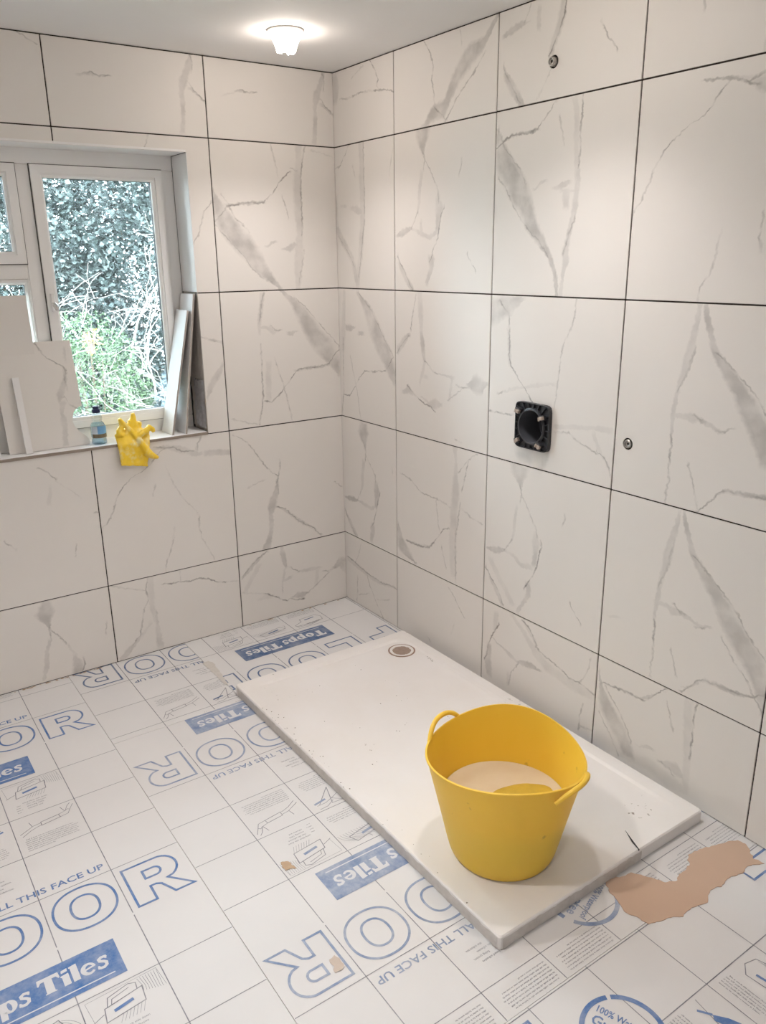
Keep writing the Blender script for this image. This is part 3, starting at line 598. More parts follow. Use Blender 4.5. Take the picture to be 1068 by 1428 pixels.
# ------------------------------------------------------------------ window
YW = WD                       # inner face of the frame
win = obj('window_1', None, loc=(WX1, YW, WZ0)); tag(win, kind='structure')
def wbox(name, x0, x1, z0, z1, y0, y1, mat=None, bev=.003, par=None):
    bm = bmesh.new(); box_bm(bm, (x0-WX1, y0-YW, z0-WZ0), (x1-WX1, y1-YW, z1-WZ0), bev)
    return obj(name, bm_mesh(name, bm), mat or M_upvc, par or win)
def ring_frame(name, x0, x1, z0, z1, wd, y0, y1, par=None, slope=0, mat=None, wb=None):
    """mitred rectangular frame; slope narrows the inner edge towards the front face like a bead"""
    bm = bmesh.new(); wb = wb or wd
    def loop(i, y, io=0): 
        return [bm.verts.new((x-WX1, y-YW, z-WZ0)) for x, z in ((x0+i, z0+(wb if i else 0)+io*0), (x1-i, z0+(wb if i else 0)), (x1-i, z1-i), (x0+i, z1-i))]
    A = loop(0, y0); B = loop(wd-slope if slope else wd, y0); D = loop(wd, y0+slope*.9) if slope else None; E_ = loop(wd, y1); F_ = loop(0, y1)
    seq = [A, B] + ([D] if D else []) + [E_, F_]
    for p, q in zip(seq, seq[1:]+seq[:1]):
        for i in range(4):
            j = (i+1) % 4; bm.faces.new((p[i], p[j], q[j], q[i]))
    return obj(name, bm_mesh(name, bm), mat or M_upvc, par or win)
MX0, MX1 = -1.315, -1.262      # mullion
TZ0, TZ1 = 1.632, 1.690        # transom of the left half
# outer frame members
wbox('frame_head', WX0, WX1, 2.0505, WZ1+.004, YW, YW+.07)
wbox('frame_cill', WX0, WX1, WZ0-.004, 1.0295, YW, YW+.07)
wbox('frame_jamb', WX1-.0515, WX1, 1.0295, 2.0505, YW, YW+.07)
wbox('frame_jamb', WX0, WX0+.05, 1.0295, 2.0505, YW, YW+.07)
wbox('mullion', MX0, MX1-.0005, 1.0295, 2.0505, YW+.002, YW+.07)
wbox('transom', WX0+.05, MX0, TZ0, TZ1, YW+.003, YW+.07)
m_, nt, p_ = newmat('window_glass')
nt.nodes.remove(p_); out = nt.nodes['Material Output']
tr = nd(nt, 'ShaderNodeBsdfTransparent'); tr.inputs[0].default_value = (.93, .96, .96, 1); gl = nd(nt, 'ShaderNodeBsdfGlossy'); gl.inputs['Roughness'].default_value = .02
df = nd(nt, 'ShaderNodeBsdfTranslucent'); df.inputs[0].default_value = (.85, .88, .9, 1)
fz = nd(nt, 'ShaderNodeFresnel'); fz.inputs[0].default_value = 1.35
mxs = nd(nt, 'ShaderNodeMixShader'); link(nt, fz.outputs[0], mxs.inputs[0]); link(nt, tr.outputs[0], mxs.inputs[1]); link(nt, gl.outputs[0], mxs.inputs[2])
dn = nd(nt, 'ShaderNodeTexNoise'); dn.inputs['Scale'].default_value = 3.5; dn.inputs['Detail'].default_value = 7
tcg = nd(nt, 'ShaderNodeTexCoord'); link(nt, tcg.outputs['Object'], dn.inputs['Vector'])
mrg = nd(nt, 'ShaderNodeMapRange'); link(nt, dn.outputs['Fac'], mrg.inputs[0]); mrg.inputs[1].default_value = .45; mrg.inputs[2].default_value = .75; mrg.inputs[3].default_value = .008; mrg.inputs[4].default_value = .03
mx2 = nd(nt, 'ShaderNodeMixShader'); link(nt, mrg.outputs[0], mx2.inputs[0]); link(nt, mxs.outputs[0], mx2.inputs[1]); link(nt, df.outputs[0], mx2.inputs[2])
link(nt, mx2.outputs[0], out.inputs[0]); M_glass = m_
def light_unit(x0, x1, z0, z1, name, fwid, proud, bead=.014):
    f = ring_frame(name, x0, x1, z0, z1, fwid, YW-proud, YW+.055)
    ring_frame('glazing_bead', x0+fwid-.001, x1-fwid+.001, z0+fwid-.001, z1-fwid+.001, bead, YW-proud+.006, YW+.03, f, slope=.008)
    ring_frame('gasket', x0+fwid+bead-.003, x1-fwid-bead+.003, z0+fwid+bead-.003, z1-fwid-bead+.003, .003, YW+.012, YW+.028, f, mat=M_gasket)
    i = fwid+bead-.003
    wbox('pane', x0+i, x1-i, z0+i, z1-i, YW+.020, YW+.024, M_glass, 0, f)
    return f
def sash_gap(x0, x1, z0, z1, par): ring_frame('sash_gap_shade', x0-.0035, x1+.0035, z0-.0035, z1+.0035, .0035, YW-.0015, YW+.01, par, mat=M_gap)  # dark ring stands in for the shade in the gap round the sash
M_gap = simple('shadow_gap_dark', (.10, .09, .085), .8)
sash = light_unit(-1.262, -.748, 1.030, 2.050, 'casement_sash', .030, .012, .016)
top = light_unit(WX0+.0505, -1.3155, 1.6905, 2.050, 'top_light', .032, .010, .014)
low = light_unit(WX0+.0505, -1.3155, 1.030, 1.6315, 'fixed_light', .004, .002, .016)
sash_gap(-1.262, -.748, 1.030, 2.050, sash); sash_gap(WX0+.0505, -1.3155, 1.6905, 2.050, top)
# espagnolette handle on the casement
hb = bmesh.new(); box_bm(hb, (-1.250-WX1, -.020, 1.505-WZ0), (-1.232-WX1, -.010, 1.580-WZ0), .004)
hnd = obj('handle_plate', bm_mesh('handle_plate', hb), M_upvc, sash)
v, f = [], []; tube(v, f, [(-1.241-WX1, -.016, 1.535-WZ0), (-1.241-WX1, -.034, 1.535-WZ0), (-1.236-WX1, -.040, 1.525-WZ0), (-1.234-WX1, -.040, 1.512-WZ0)], [.009, .009, .010, .007], 12)
obj('handle_knob', pyd('handle_knob', v, f, True), M_chrome, sash)
v, f = lathe([(0, 0), (.005, 0), (.005, .003), (0, .003)], 14)
obj('lock_hole', pyd('lock_hole', [(a-1.2355-WX1, -.047+c_*.5, b+1.520-WZ0) for a, b, c_ in v], f), M_gasket, sash)

# ------------------------------------------------------------------ ceiling light (visible one) and its unseen fellows
def emit(name, col, s):
    m, nt, p = newmat(name); p.inputs['Emission Color'].default_value = (*col, 1); p.inputs['Emission Strength'].default_value = s; p.inputs['Base Color'].default_value = (.9, .9, .9, 1); return m
LAMP_COL = (1.0, .93, .895)
M_lamp = emit('lit_shade', (1.0, .88, .78), 26)
M_ring = simple('white_lamp_ring', (.8, .78, .75), .4)
def downlight(x, y, label, energy):
    t = thing('ceiling_light', label, 'light', (x, y, ZC), group='ceiling lights')
    v, f = lathe([(.040, -.001), (.063, -.001), (.064, -.005), (.058, -.009), (.046, -.010), (.040, -.006)], 40)
    obj('lamp_ring', pyd('lamp_ring', v, f, True), M_ring, t)
    rg = random.Random(5); n = 44; v = []; f = []
    for k, (r, z) in enumerate(((.057, -.008), (.051, -.024), (.042, -.042), (.034, -.056))):
        for i in range(n):
            a = 2*math.pi*i/n; zz = z
            if k == 3: zz = z - .014*math.sin(a*1.0+.6) - .006*math.sin(3*a+1) + rg.uniform(-.004, .004)
            v.append((r*math.cos(a), r*math.sin(a), zz))
    for k in range(3):
        for i in range(n): j = (i+1) % n; f.append((k*n+i, k*n+j, (k+1)*n+j, (k+1)*n+i))
    obj('ragged_shade', pyd('ragged_shade', v, f, True), M_lamp, t)
    v, f = lathe([(0, -.040), (.018, -.038), (.026, -.028), (.024, -.012), (.018, -.002)], 24)
    obj('bulb', pyd('bulb', v, f, True), M_lamp, t)
    ld = bpy.data.lights.new('bulb_light', 'SPOT'); ld.energy = energy; ld.color = LAMP_COL; ld.shadow_soft_size = .035; ld.spot_size = math.radians(117); ld.spot_blend = 1.0
    lo = bpy.data.objects.new('bulb_light', ld); C.objects.link(lo); lo.parent = t; lo.location = (0, 0, -.095)
    return t
downlight(-.489, -.485, 'glowing ceiling light with a ragged white shade near the tiled corner', E_LAMP*.62)
downlight(-.50, -1.56, 'ceiling light out of view above the shower tray', E_LAMP*.68)
downlight(-1.85, -1.68, 'ceiling light out of view above the open floor', E_LAMP*1.4)
downlight(-2.10, -3.05, 'ceiling light out of view behind the viewer', E_LAMP*.75)

# ------------------------------------------------------------------ shower tray
TX0, TX1, TY0, TY1, TZ = -.892, -.040, -2.132, -.556, .042
def rrect(x0, x1, y0, y1, r, n=8):
    P = []
    for cx, cy, a0 in ((x1-r, y1-r, 0), (x0+r, y1-r, 90), (x0+r, y0+r, 180), (x1-r, y0+r, 270)):
        for i in range(n+1):
            a = math.radians(a0+90*i/n); P.append((cx+r*math.cos(a), cy+r*math.sin(a)))
    return P
tray = thing('shower_tray', 'large white low shower tray with chipped dusty edges against the tiled wall', 'shower tray', ((TX0+TX1)/2, (TY0+TY1)/2, 0))
bm = bmesh.new(); loops = []
ox, oy = (TX0+TX1)/2, (TY0+TY1)/2
# the raised lip runs along the two wall sides only; towards the open sides the floor of the tray rises gently to the edge
for ins, sl, z, r in ((0, 0, .0008, .008), (0, 0, TZ-.004, .008), (.003, .003, TZ, .01), (.050, .012, TZ, .05), (.0525, .016, TZ-.0012, .052), (.0585, .075, TZ-.0072, .055), (.0625, .090, TZ-.0084, .055), (.30, .30, TZ-.0095, .08)):
    P = rrect(TX0+sl, TX1-ins, TY0+sl*1.1, TY1-ins*1.1, max(r, .004))
    loops.append([bm.verts.new((x-ox, y-oy, z)) for x, y in P])
for a, b in zip(loops, loops[1:]):
    n = len(a)
    for i in range(n): bm.faces.new((a[i], a[(i+1) % n], b[(i+1) % n], b[i]))
bm.faces.new(loops[-1]); bm.faces.new(list(reversed(loops[0])))
tm = bm_mesh('tray_body', bm, True)
# acrylic with grime, chips concentrated at random spots
m, nt, p = newmat('tray_acrylic'); tc = nd(nt, 'ShaderNodeTexCoord')
def nz(scale, det=5, rough=.6):
    n = nd(nt, 'ShaderNodeTexNoise'); n.inputs['Scale'].default_value = scale; n.inputs['Detail'].default_value = det; n.inputs['Roughness'].default_value = rough; link(nt, tc.outputs['Object'], n.inputs['Vector']); return n.outputs['Fac']
def mrange(x, a, b, c=0, d=1):
    n = nd(nt, 'ShaderNodeMapRange'); link(nt, x, n.inputs[0])
    for i, q in enumerate((a, b, c, d)): n.inputs[i+1].default_value = q
    return n.outputs[0]
mx = nd(nt, 'ShaderNodeMix', data_type='RGBA'); link(nt, mrange(nz(3.5), .35, .7), mx.inputs[0]); mx.inputs[6].default_value = (.81, .79, .78, 1); mx.inputs[7].default_value = (.78, .75, .72, 1)
mx2 = nd(nt, 'ShaderNodeMix', data_type='RGBA'); link(nt, mrange(math_n(nt, 'MULTIPLY', nz(55, 3), mrange(nz(4), .4, .65)), .60, .68), mx2.inputs[0]); link(nt, mx.outputs[2], mx2.inputs[6]); mx2.inputs[7].default_value = (.30, .26, .22, 1)
link(nt, mx2.outputs[2], p.inputs['Base Color']); p.inputs['Roughness'].default_value = .33
tb = obj('tray_body', tm, m, tray)
# rough resin edge strips along the two open sides
M_edge = simple('dusty_resin_edge', (.62, .585, .555), .85, noise=.22, nscale=38, spec=.2, bump=.6, bscale=55)
def edge_strip(p0, p1, nrm):
    """crumbly rim of cement and dust: irregular ribbon hugging the side face"""
    n = 110; vv = []; ff = []
    for i in range(n+1):
        t = i/n; b = Vector(p0).lerp(Vector(p1), t); k = Vector((b.x*23, b.y*23, 3))
        out_ = .0006 + .0022*max(0, pnoise(k*1.7)); hi = TZ-.010 +   .005*pnoise(k*2.3+Vector((4, 4, 4))); lo = .001 + .004*max(0, pnoise(k*2+Vector((9, 1, 2))))
        for (d, z) in ((0, hi+.001), (out_, hi-.004), (out_*1.3, (hi+lo)/2), (out_*1.5, lo), (0, lo)):
            vv.append((b.x+nrm[0]*d-ox, b.y+nrm[1]*d-oy, z))
    for i in range(n):
        for j in range(4): ff.append((i*5+j, i*5+j+1, (i+1)*5+j+1, (i+1)*5+j))
    return obj('edge_crust', pyd('edge_crust', vv, ff, True), M_edge, tray)
edge_strip((TX0, TY1-.02, 0), (TX0, TY0+.01, 0), (-1, 0)); edge_strip((TX0+.01, TY0, 0), (TX0+.56, TY0, 0), (0, -1))
# crumbs of plaster along the left edge
M_crumb = simple('plaster_crumb', (.24, .20, .17), .95, noise=.4, nscale=90)
rg = random.Random(8); vv = []; ff = []
for i in range(70):
    s_ = rg.choice(((TX0+rg.gauss(.006, .012), rg.gauss(-.98, .16)), (TX0+abs(rg.gauss(0, .02)), rg.uniform(TY0+.05, -.8)), (rg.uniform(TX0+.1, TX0+.6), rg.gauss(-1.0, .22))))
    if s_[0] < TX0+.002: continue
    r = rg.uniform(.0008, .0026); b = len(vv); z = TZ+.0002 if s_[0] < TX0+.05 else TZ-.0085
    for (a, c_, d) in ((-1, -.6, 0), (.9, -.7, 0), (.6, .9, 0), (-.8, .7, 0), (0, 0, .8)): vv.append((s_[0]-ox+a*r, s_[1]-oy+c_*r, z+d*r))
    ff += [(b, b+1, b+4), (b+1, b+2, b+4), (b+2, b+3, b+4), (b+3, b, b+4), (b+3, b+2, b+1, b)]
cr = obj('plaster_crumbs', pyd('plaster_crumbs', vv, ff), M_crumb, tray); cr['kind'] = 'stuff'
# drain
dx, dy = -.160-ox, -.706-oy
M_dirt = simple('drain_grime', (.36, .27, .22), .8, noise=.25, nscale=70, bump=.5)
v, f = lathe([(.060, TZ-.0090), (.0605, TZ-.0072), (.056, TZ-.0066), (.0535, TZ-.0072), (.0535, TZ-.0088)], 48)
part_label(obj('drain_groove', pyd('drain_groove', [(a+dx, b+dy, c_) for a, b, c_ in v], f, True), simple('brown_sealant', (.33, .22, .17), .8, noise=.3, nscale=50), tray), 'brown stained groove round the drain')
v, f = lathe([(.0535, TZ-.0085), (.053, TZ-.0060), (.046, TZ-.0058), (.042, TZ-.0070), (.0415, TZ-.0088)], 48)
obj('drain_ring', pyd('drain_ring', [(a+dx, b+dy, c_) for a, b, c_ in v], f, True), M_trayw, tray)
v, f = lathe([(.0415, TZ-.0080), (.02, TZ-.0076), (0, TZ-.0076)], 40)
for i in range(40):
    a, b, c_ = v[i]; k = 1 + .10*math.sin(i*1.9)*math.sin(i*.7); v[i] = (a*k, b*k, c_)
obj('drain_cover', pyd('drain_cover', [(a+dx, b+dy, c_) for a, b, c_ in v], f, True), M_dirt, tray)
# grey scraped mark near the drain
mk = Ink(); random.seed(3)
for i in range(26):
    a, b = random.uniform(0, .012), random.uniform(0, .055); mk.rib([(a, b), (a+random.uniform(-.006, .006), b+random.uniform(.002, .008))], random.uniform(.0012, .003))
bm = bmesh.new(); vs = [bm.verts.new((-.118-ox+a*.9+b*.28, -.868-oy+b, TZ-.0078)) for a, b in mk.v]
for q in mk.f: bm.faces.new([vs[i] for i in q])
scf = obj('scuff_mark', bm_mesh('scuff_mark', bm), simple('grey_scuff', (.47, .44, .41), .8, noise=.3, nscale=80), tray); scf['kind'] = 'stuff'
M_scr = simple('dark_scratch', (.2, .17, .15), .8)
for a, b in (((-.112, -2.035), (-.118, -2.052)), ((-.120, -2.058), (-.135, -2.083)), ((-.14, -2.088), (-.128, -2.094)), ((-.16, -2.03), (-.163, -2.036))):
    mk = Ink().rib([a, ((a[0]+b[0])/2+.001, (a[1]+b[1])/2), b], .0022)
    obj('scratch_mark', pyd('scratch_mark', [(x-ox, y-oy, TZ-.0074) for x, y in mk.v], mk.f), M_scr, tray)
# black sliver across the front rim
pts = [(-.3115, -2.0545), (-.3125, -2.056), (-.345, -2.1335), (-.352, -2.1345), (-.3455, -2.128), (-.336, -2.098)]
bm = bmesh.new(); a = [bm.verts.new((x+.3319, y+2.094, 0)) for x, y in pts]; b = [bm.verts.new((x+.3319, y+2.094, .0015)) for x, y in pts]
bm.faces.new(list(reversed(a))); bm.faces.new(b)
for i in range(len(pts)): bm.faces.new((a[i], a[(i+1) % len(pts)], b[(i+1) % len(pts)], b[i]))
sl = obj('plastic_sliver', bm_mesh('plastic_sliver', bm), M_black, loc=(-.3319, -2.094, TZ+.0003)); tag(sl, 'thin black pointed sliver lying on the front edge of the shower tray', 'sliver')

# ------------------------------------------------------------------ yellow tub, water, lump
BX, BY, BZ = -.652, -1.880, TZ-.0092
m, nt, p = newmat('yellow_rubber'); tc = nd(nt, 'ShaderNodeTexCoord')
mx = nd(nt, 'ShaderNodeMix', data_type='RGBA'); link(nt, mrange(nz(5), .3, .7), mx.inputs[0]); mx.inputs[6].default_value = (.96, .66, .07, 1); mx.inputs[7].default_value = (.98, .685, .085, 1)
sw = nd(nt, 'ShaderNodeMapping'); sw.inputs['Scale'].default_value = (1, 1, 6); link(nt, tc.outputs['Object'], sw.inputs[0])
n_ = nd(nt, 'ShaderNodeTexNoise'); n_.inputs['Scale'].default_value = 14; n_.inputs['Detail'].default_value = 9; n_.inputs['Roughness'].default_value = .75; link(nt, sw.outputs[0], n_.inputs['Vector'])
mx2 = nd(nt, 'ShaderNodeMix', data_type='RGBA'); link(nt, mrange(n_.outputs['Fac'], .665, .74, 0, .55), mx2.inputs[0]); link(nt, mx.outputs[2], mx2.inputs[6]); mx2.inputs[7].default_value = (.78, .66, .42, 1)
mx3 = nd(nt, 'ShaderNodeMix', data_type='RGBA'); link(nt, mrange(nz(22, 3), .70, .80, 0, .5), mx3.inputs[0]); link(nt, mx2.outputs[2], mx3.inputs[6]); mx3.inputs[7].default_value = (.30, .16, .03, 1)
link(nt, mx3.outputs[2], p.inputs['Base Color']); p.inputs['Roughness'].default_value = .42
tl = nd(nt, 'ShaderNodeBsdfTranslucent'); link(nt, mx3.outputs[2], tl.inputs[0]); ms = nd(nt, 'ShaderNodeMixShader'); ms.inputs[0].default_value = .22
link(nt, p.outputs[0], ms.inputs[1]); link(nt, tl.outputs[0], ms.inputs[2]); link(nt, ms.outputs[0], nt.nodes['Material Output'].inputs[0])
M_yel = m
tub = thing('flexible_tub', 'yellow flexible two-handled tub of cloudy water standing on the shower tray', 'bucket', (BX, BY, BZ))
N = 96; H = .322
def tubr(z): t = z/H; return .152 + .068*t - .010*math.exp(-z/.012)
prof = [(0, .0), (.10, .0), (.136, .0005)] + [(tubr(z), z) for z in (.004, .010, .018, .03, .06, .1, .15, .2, .25, .29, .308, H)]
prof += [(tubr(H)+.003, H+.001), (tubr(H)+.003, H+.006), (tubr(H)-.002, H+.007), (tubr(H)-.004, H)]
prof += [(tubr(z)-.0045, z) for z in (.29, .25, .2, .15, .1, .05, .02, .008)] + [(.13, .005), (0, .005)]
v, f = lathe(prof, N)
HA = math.radians(-45); HB = math.radians(-76)
vv = []
for (x, y, z) in v:
    a = math.atan2(y, x); k = max(0, z/H)
    dz = k**3*(-.016*math.cos(2*(a-HA)) + .004*math.sin(3*a))
    e = 1 + .018*k*math.cos(2*(a-HA))
    vv.append((x*e, y*e, z+dz))
obj('tub_body', pyd('tub_body', vv, f, True), M_yel, tub)
for s_, lean in ((1, .016), (-1, .004)):
    v, f = [], []; c0 = HB + (0 if s_ > 0 else math.pi); P = []; nseg = 22
    for i in range(nseg+1):
        t = -1 + 2*i/nseg; a = c0 + t*.38; r = tubr(H)*1.02 + lean*(1-t*t)
        z = H - .022 + (.050 if s_ < 0 else .030)*(1-abs(t)**2.6)
        P.append((r*math.cos(a), r*math.sin(a), z))
    tube(v, f, P, [.0075-.0015*abs(1-2*i/nseg)**4 for i in range(nseg+1)], 10)
    obj('handle', pyd('handle', v, f, True), M_yel, tub)
WZ = .168
m, nt, p = newmat('cloudy_water'); p.inputs['Base Color'].default_value = (.66, .55, .40, 1); p.inputs['Roughness'].default_value = .06; p.inputs['IOR'].default_value = 1.33
tc = nd(nt, 'ShaderNodeTexCoord'); mx = nd(nt, 'ShaderNodeMix', data_type='RGBA'); link(nt, mrange(nz(6), .35, .65), mx.inputs[0]); mx.inputs[6].default_value = (.66, .54, .37, 1); mx.inputs[7].default_value = (.70, .60, .45, 1); link(nt, mx.outputs[2], p.inputs['Base Color'])
rw_ = tubr(WZ)-.0052
v, f = lathe([(rw_, WZ), (rw_*.97, WZ-.0008), (0, WZ-.001)], 64); v2, f2 = lathe([(0, .0062), (.125, .0062), (rw_, WZ)], 64)
b = len(v); v += v2; f += [tuple(b+i for i in q) for q in f2]
wat = obj('cloudy_water', pyd('cloudy_water', v, f, True), m, loc=(BX, BY, BZ)); tag(wat, 'cloudy pale water filling the lower half of the yellow tub', 'water')
# yellow lump breaking the surface
M_lump = simple('yellow_lump', (.60, .40, .04), .75, noise=.2, nscale=40, bump=.5, bscale=120)
bm = bmesh.new(); bmesh.ops.create_icosphere(bm, subdivisions=4, radius=1)
for q in bm.verts:
    c = q.co.copy(); n_ = 1+.10*pnoise(c*1.7+Vector((5, 1, 2))); q.co = Vector((c.x*.115*n_, c.y*.068*n_, c.z*.026*n_))
me = bm_mesh('lump', bm, True)
sp = obj('lump', me, M_lump, loc=(BX+.048, BY-.030, BZ+WZ-.012), rot=(0, 0, math.radians(-25))); tag(sp, 'yellow lump half sunk in the cloudy water of the tub', 'lump')

# ------------------------------------------------------------------ concealed valve housing on the shower wall
vy, vz = VALVE
vh = thing('valve_housing', 'black square plastic shower valve housing let into the tiled wall', 'valve housing', (0, vy, vz))
def flange():
    bm = bmesh.new(); R = .061; n = 72; outer = []; inner = []
    for i in range(n):
        a = 2*math.pi*i/n+.01; c_, s_ = math.cos(a), math.sin(a); k = (abs(c_)**9+abs(s_)**9)**(-1/9)*.083
        outer.append(Vector((0, k*c_, k*s_))); inner.append(Vector((0, R*c_, R*s_)))
    def lp(pts): return [bm.verts.new(q) for q in pts]
    seq = [lp([q+Vector((-.0005, 0, 0)) for q in outer]), lp([q+Vector((-.016, 0, 0)) for q in outer]), lp([Vector((-.016, q.y*.965, q.z*.965)) for q in outer]),
           lp([Vector((-.009, q.y*.965, q.z*.965)) for q in outer]), lp([Vector((-.009, q.y*1.10, q.z*1.10)) for q in inner]), lp([Vector((-.018, q.y*1.09, q.z*1.09)) for q in inner]), lp([Vector((-.020, q.y, q.z)) for q in inner]), lp([Vector((-.0005, q.y, q.z)) for q in inner])]
    for a, b in zip(seq, seq[1:]):
        for i in range(n): bm.faces.new((a[i], a[(i+1) % n], b[(i+1) % n], b[i]))
    return bm_mesh('flange', bm)
obj('flange', flange(), M_black, vh)
# ribs of the flange
for i in range(20):
    a = 2*math.pi*i/20+.08; r1 = .0672; k = .080/max(abs(math.cos(a)), abs(math.sin(a))); 
    if k - r1 < .006: continue
    c_, s_ = math.cos(a), math.sin(a)
    bm = bmesh.new(); box_bm(bm, (-.0165, r1, -.0012), (-.0085, min(k, .100), .0012))
    me = bm_mesh('rib', bm); o = obj('rib', me, M_black, vh); o.rotation_euler = (a, 0, 0)
v, f = lathe([(.0585, -.021), (.0612, -.021), (.0612, .080), (.0, .080), (0, .077), (.0570, .077), (.0585, -.021)], 48)
obj('tube', pyd('tube', [(c_, a, b) for a, b, c_ in v], f, True), simple('dark_bore', (.085, .09, .105), .33, noise=.2, nscale=20), vh)
v, f = lathe([(.0, .030), (.022, .030), (.022, .076)], 24)
part_label(obj('cartridge_cap', pyd('cartridge_cap', [(c_, a-.030, b-.008) for a, b, c_ in v], f, True), simple('grey_cap', (.06, .06, .065), .4), vh), 'grey cartridge cap inside the bore')
M_brass = simple('tarnished_clip', (.50, .42, .36), .4, .6, noise=.3, nscale=80)
for (a, b, t_) in ((.058, .052, .3), (-.058, .040, -.2), (.056, -.056, -.4), (-.050, -.058, .5)):
    bm = bmesh.new(); box_bm(bm, (-.034, -.012, -.009), (-.012, .012, .009), .002)
    c1 = obj('clip', bm_mesh('clip', bm), M_black, vh); c1.location = (0, a, b); c1.rotation_euler = (t_, 0, 0)
    bm = bmesh.new(); box_bm(bm, (-.040, -.014, -.006), (-.028, -.001, .006), .001); box_bm(bm, (-.038, .002, -.009), (-.030, .009, .004), .001)
    obj('clip_screw', bm_mesh('clip_screw', bm), M_brass, c1)
# pipe outlets
def outlet(y, z, label, r, proud):
    t = thing('pipe_outlet', label, 'pipe outlet', (0, y, z), group='pipe outlets on the shower wall')
    def L(prof, name, mat, n=32):
        v, f = lathe(prof, n); return obj(name, pyd(name, [(c_, a, b) for a, b, c_ in v], f, True), mat, t)
    L([(r-.0005, .045), (r-.0005, .004), (r-.0012, .004), (r-.0012, .045)], 'hole_rim', M_hole)  # dark lining set inside the cut hole
    L([(r-.004, .040), (r-.005, -proud*.3), (r-.0065, -proud), (.0090, -proud), (.0080, -proud+.003), (.0045, -proud+.004), (.0040, .02), (0, .02)], 'socket', M_steel)
    L([(.0092, -proud-.0015), (.0102, -proud-.0015), (.0110, -proud+.001), (.0092, -proud+.001)], 'thread_ring', M_chrome)
outlet(*OUT_LO, 'small grey metal pipe outlet low on the tiled wall right of the valve housing', .0190, .002)
outlet(*OUT_HI, 'small metal pipe outlet high on the tiled wall near the ceiling', .0190, .012)

# ------------------------------------------------------------------ things on the window sill
def lean_tile(name, pts, mat, loc, rx, label, cat, group=None, rz=0, ry=0):
    o = obj(name, poly_tile(name, pts), mat, loc=loc); o.rotation_euler = (rx, ry, rz); return tag(o, label, cat, group)
# offcut with the arc cut-out; leans back against the frame
A_pts = [(0, 0), (.308, 0), (.312, .012)] + [(.305, .030)]
cutp = [(.300, .036), (.286, .048), (.272, .064), (.262, .082), (.257, .100), (.258, .116), (.264, .132), (.274, .146), (.288, .156)]
A_pts += cutp + [(.303, .160), (.300, .426), (0, .426)]
lean_tile('tile_offcut', A_pts, marble('marble_print_offcut', VEINS['A00']), (-1.498, .062, WZ0+.0015), -math.atan2(.080, .426),
          'large marble-print tile offcut with a rounded notch leaning on the window', 'tile offcut', 'tile offcuts on the sill')
lean_tile('tile_offcut', [(0, 0), (.30, 0), (.30, .600), (0, .600)], tmat('B21'), (-1.640, .1085, WZ0+.0015), -math.atan2(.038, .60),
          'plain tall tile offcut standing behind the notched offcut at the window', 'tile offcut', 'tile offcuts on the sill')
lean_tile('tile_strip', [(0, 0), (.0245, 0), (.0245, .300), (0, .300)], M_rev, (-1.442, .032, WZ0+.0015), -math.atan2(.0725, .297),
          'narrow upright tile sliver propped against the notched offcut', 'tile strip', 'tile offcuts on the sill', 0)
lean_tile('tile_strip', [(0, 0), (.14, 0), (.14, .20), (0, .20)], M_rev, (-1.672, .048, WZ0+.0015), -math.atan2(.09, .30),
          'small tile offcut at the far left end of the sill', 'tile strip', 'tile offcuts on the sill')
M_bright = simple('glazed_white', (.92, .92, .93), .25, noise=.02, nscale=4)
def side_strip(x0, x1, y0, y1, h, label):
    """strip standing on the sill, leaning right towards the reveal"""
    L_ = math.hypot(x1-x0, h); bm = bmesh.new(); box_bm(bm, (0, 0, 0), (.009, y1-y0, L_), .0008)
    o = obj('tile_strip', bm_mesh('tile_strip', bm), M_bright, loc=(x0, y0, WZ0+.001)); o.rotation_euler = (0, math.atan2(x1-x0, h), 0)
    o.data.materials.append(M_porc)
    for pl in o.data.polygons:
        if abs(pl.normal.x) < .5 or pl.normal.x > .5: pl.material_index = 1
    return tag(o, label, 'tile strip', 'tile strips at the reveal')
side_strip(-.852, -.738, .022, .146, .520, 'bright white tile strip leaning nearest the window pane')
side_strip(-.795, -.7095, .012, .154, .586, 'taller tile strip leaning close to the right window reveal')
# water bottle
bt = thing('water_bottle', 'small clear plastic water bottle with dark blue cap on the window sill', 'bottle', (-1.152, .052, WZ0))
m, nt, p = newmat('clear_plastic'); nt.nodes.remove(p); out = nt.nodes['Material Output']
t1 = nd(nt, 'ShaderNodeBsdfTransparent'); t1.inputs[0].default_value = (.90, .94, .96, 1); g1 = nd(nt, 'ShaderNodeBsdfGlossy'); g1.inputs['Roughness'].default_value = .08
lw = nd(nt, 'ShaderNodeLayerWeight'); lw.inputs[0].default_value = .25
mxs = nd(nt, 'ShaderNodeMixShader'); link(nt, lw.outputs['Facing'], mxs.inputs[0]); link(nt, t1.outputs[0], mxs.inputs[1]); link(nt, g1.outputs[0], mxs.inputs[2]); link(nt, mxs.outputs[0], out.inputs[0])
M_clear = m
R_ = .0305
prof = [(0, .001), (R_-.006, .001), (R_-.001, .004), (R_, .010), (R_-.001, .022), (R_-.003, .026), (R_-.001, .030), (R_, .036), (R_, .068), (R_-.001, .078), (R_-.006, .088), (R_-.012, .094), (R_-.013, .098), (R_-.0105, .104), (R_-.0105, .113), (.016, .122), (.0135, .128), (.0135, .134)]
v, f = lathe(prof, 32); obj('bottle_body', pyd('bottle_body', v, f, True), M_clear, bt)
m, nt, p = newmat('bottle_water'); nt.nodes.remove(p); out = nt.nodes['Material Output']; t1 = nd(nt, 'ShaderNodeBsdfTransparent'); t1.inputs[0].default_value = (.72, .86, .95, 1); g1 = nd(nt, 'ShaderNodeBsdfGlossy'); g1.inputs['Roughness'].default_value = .03
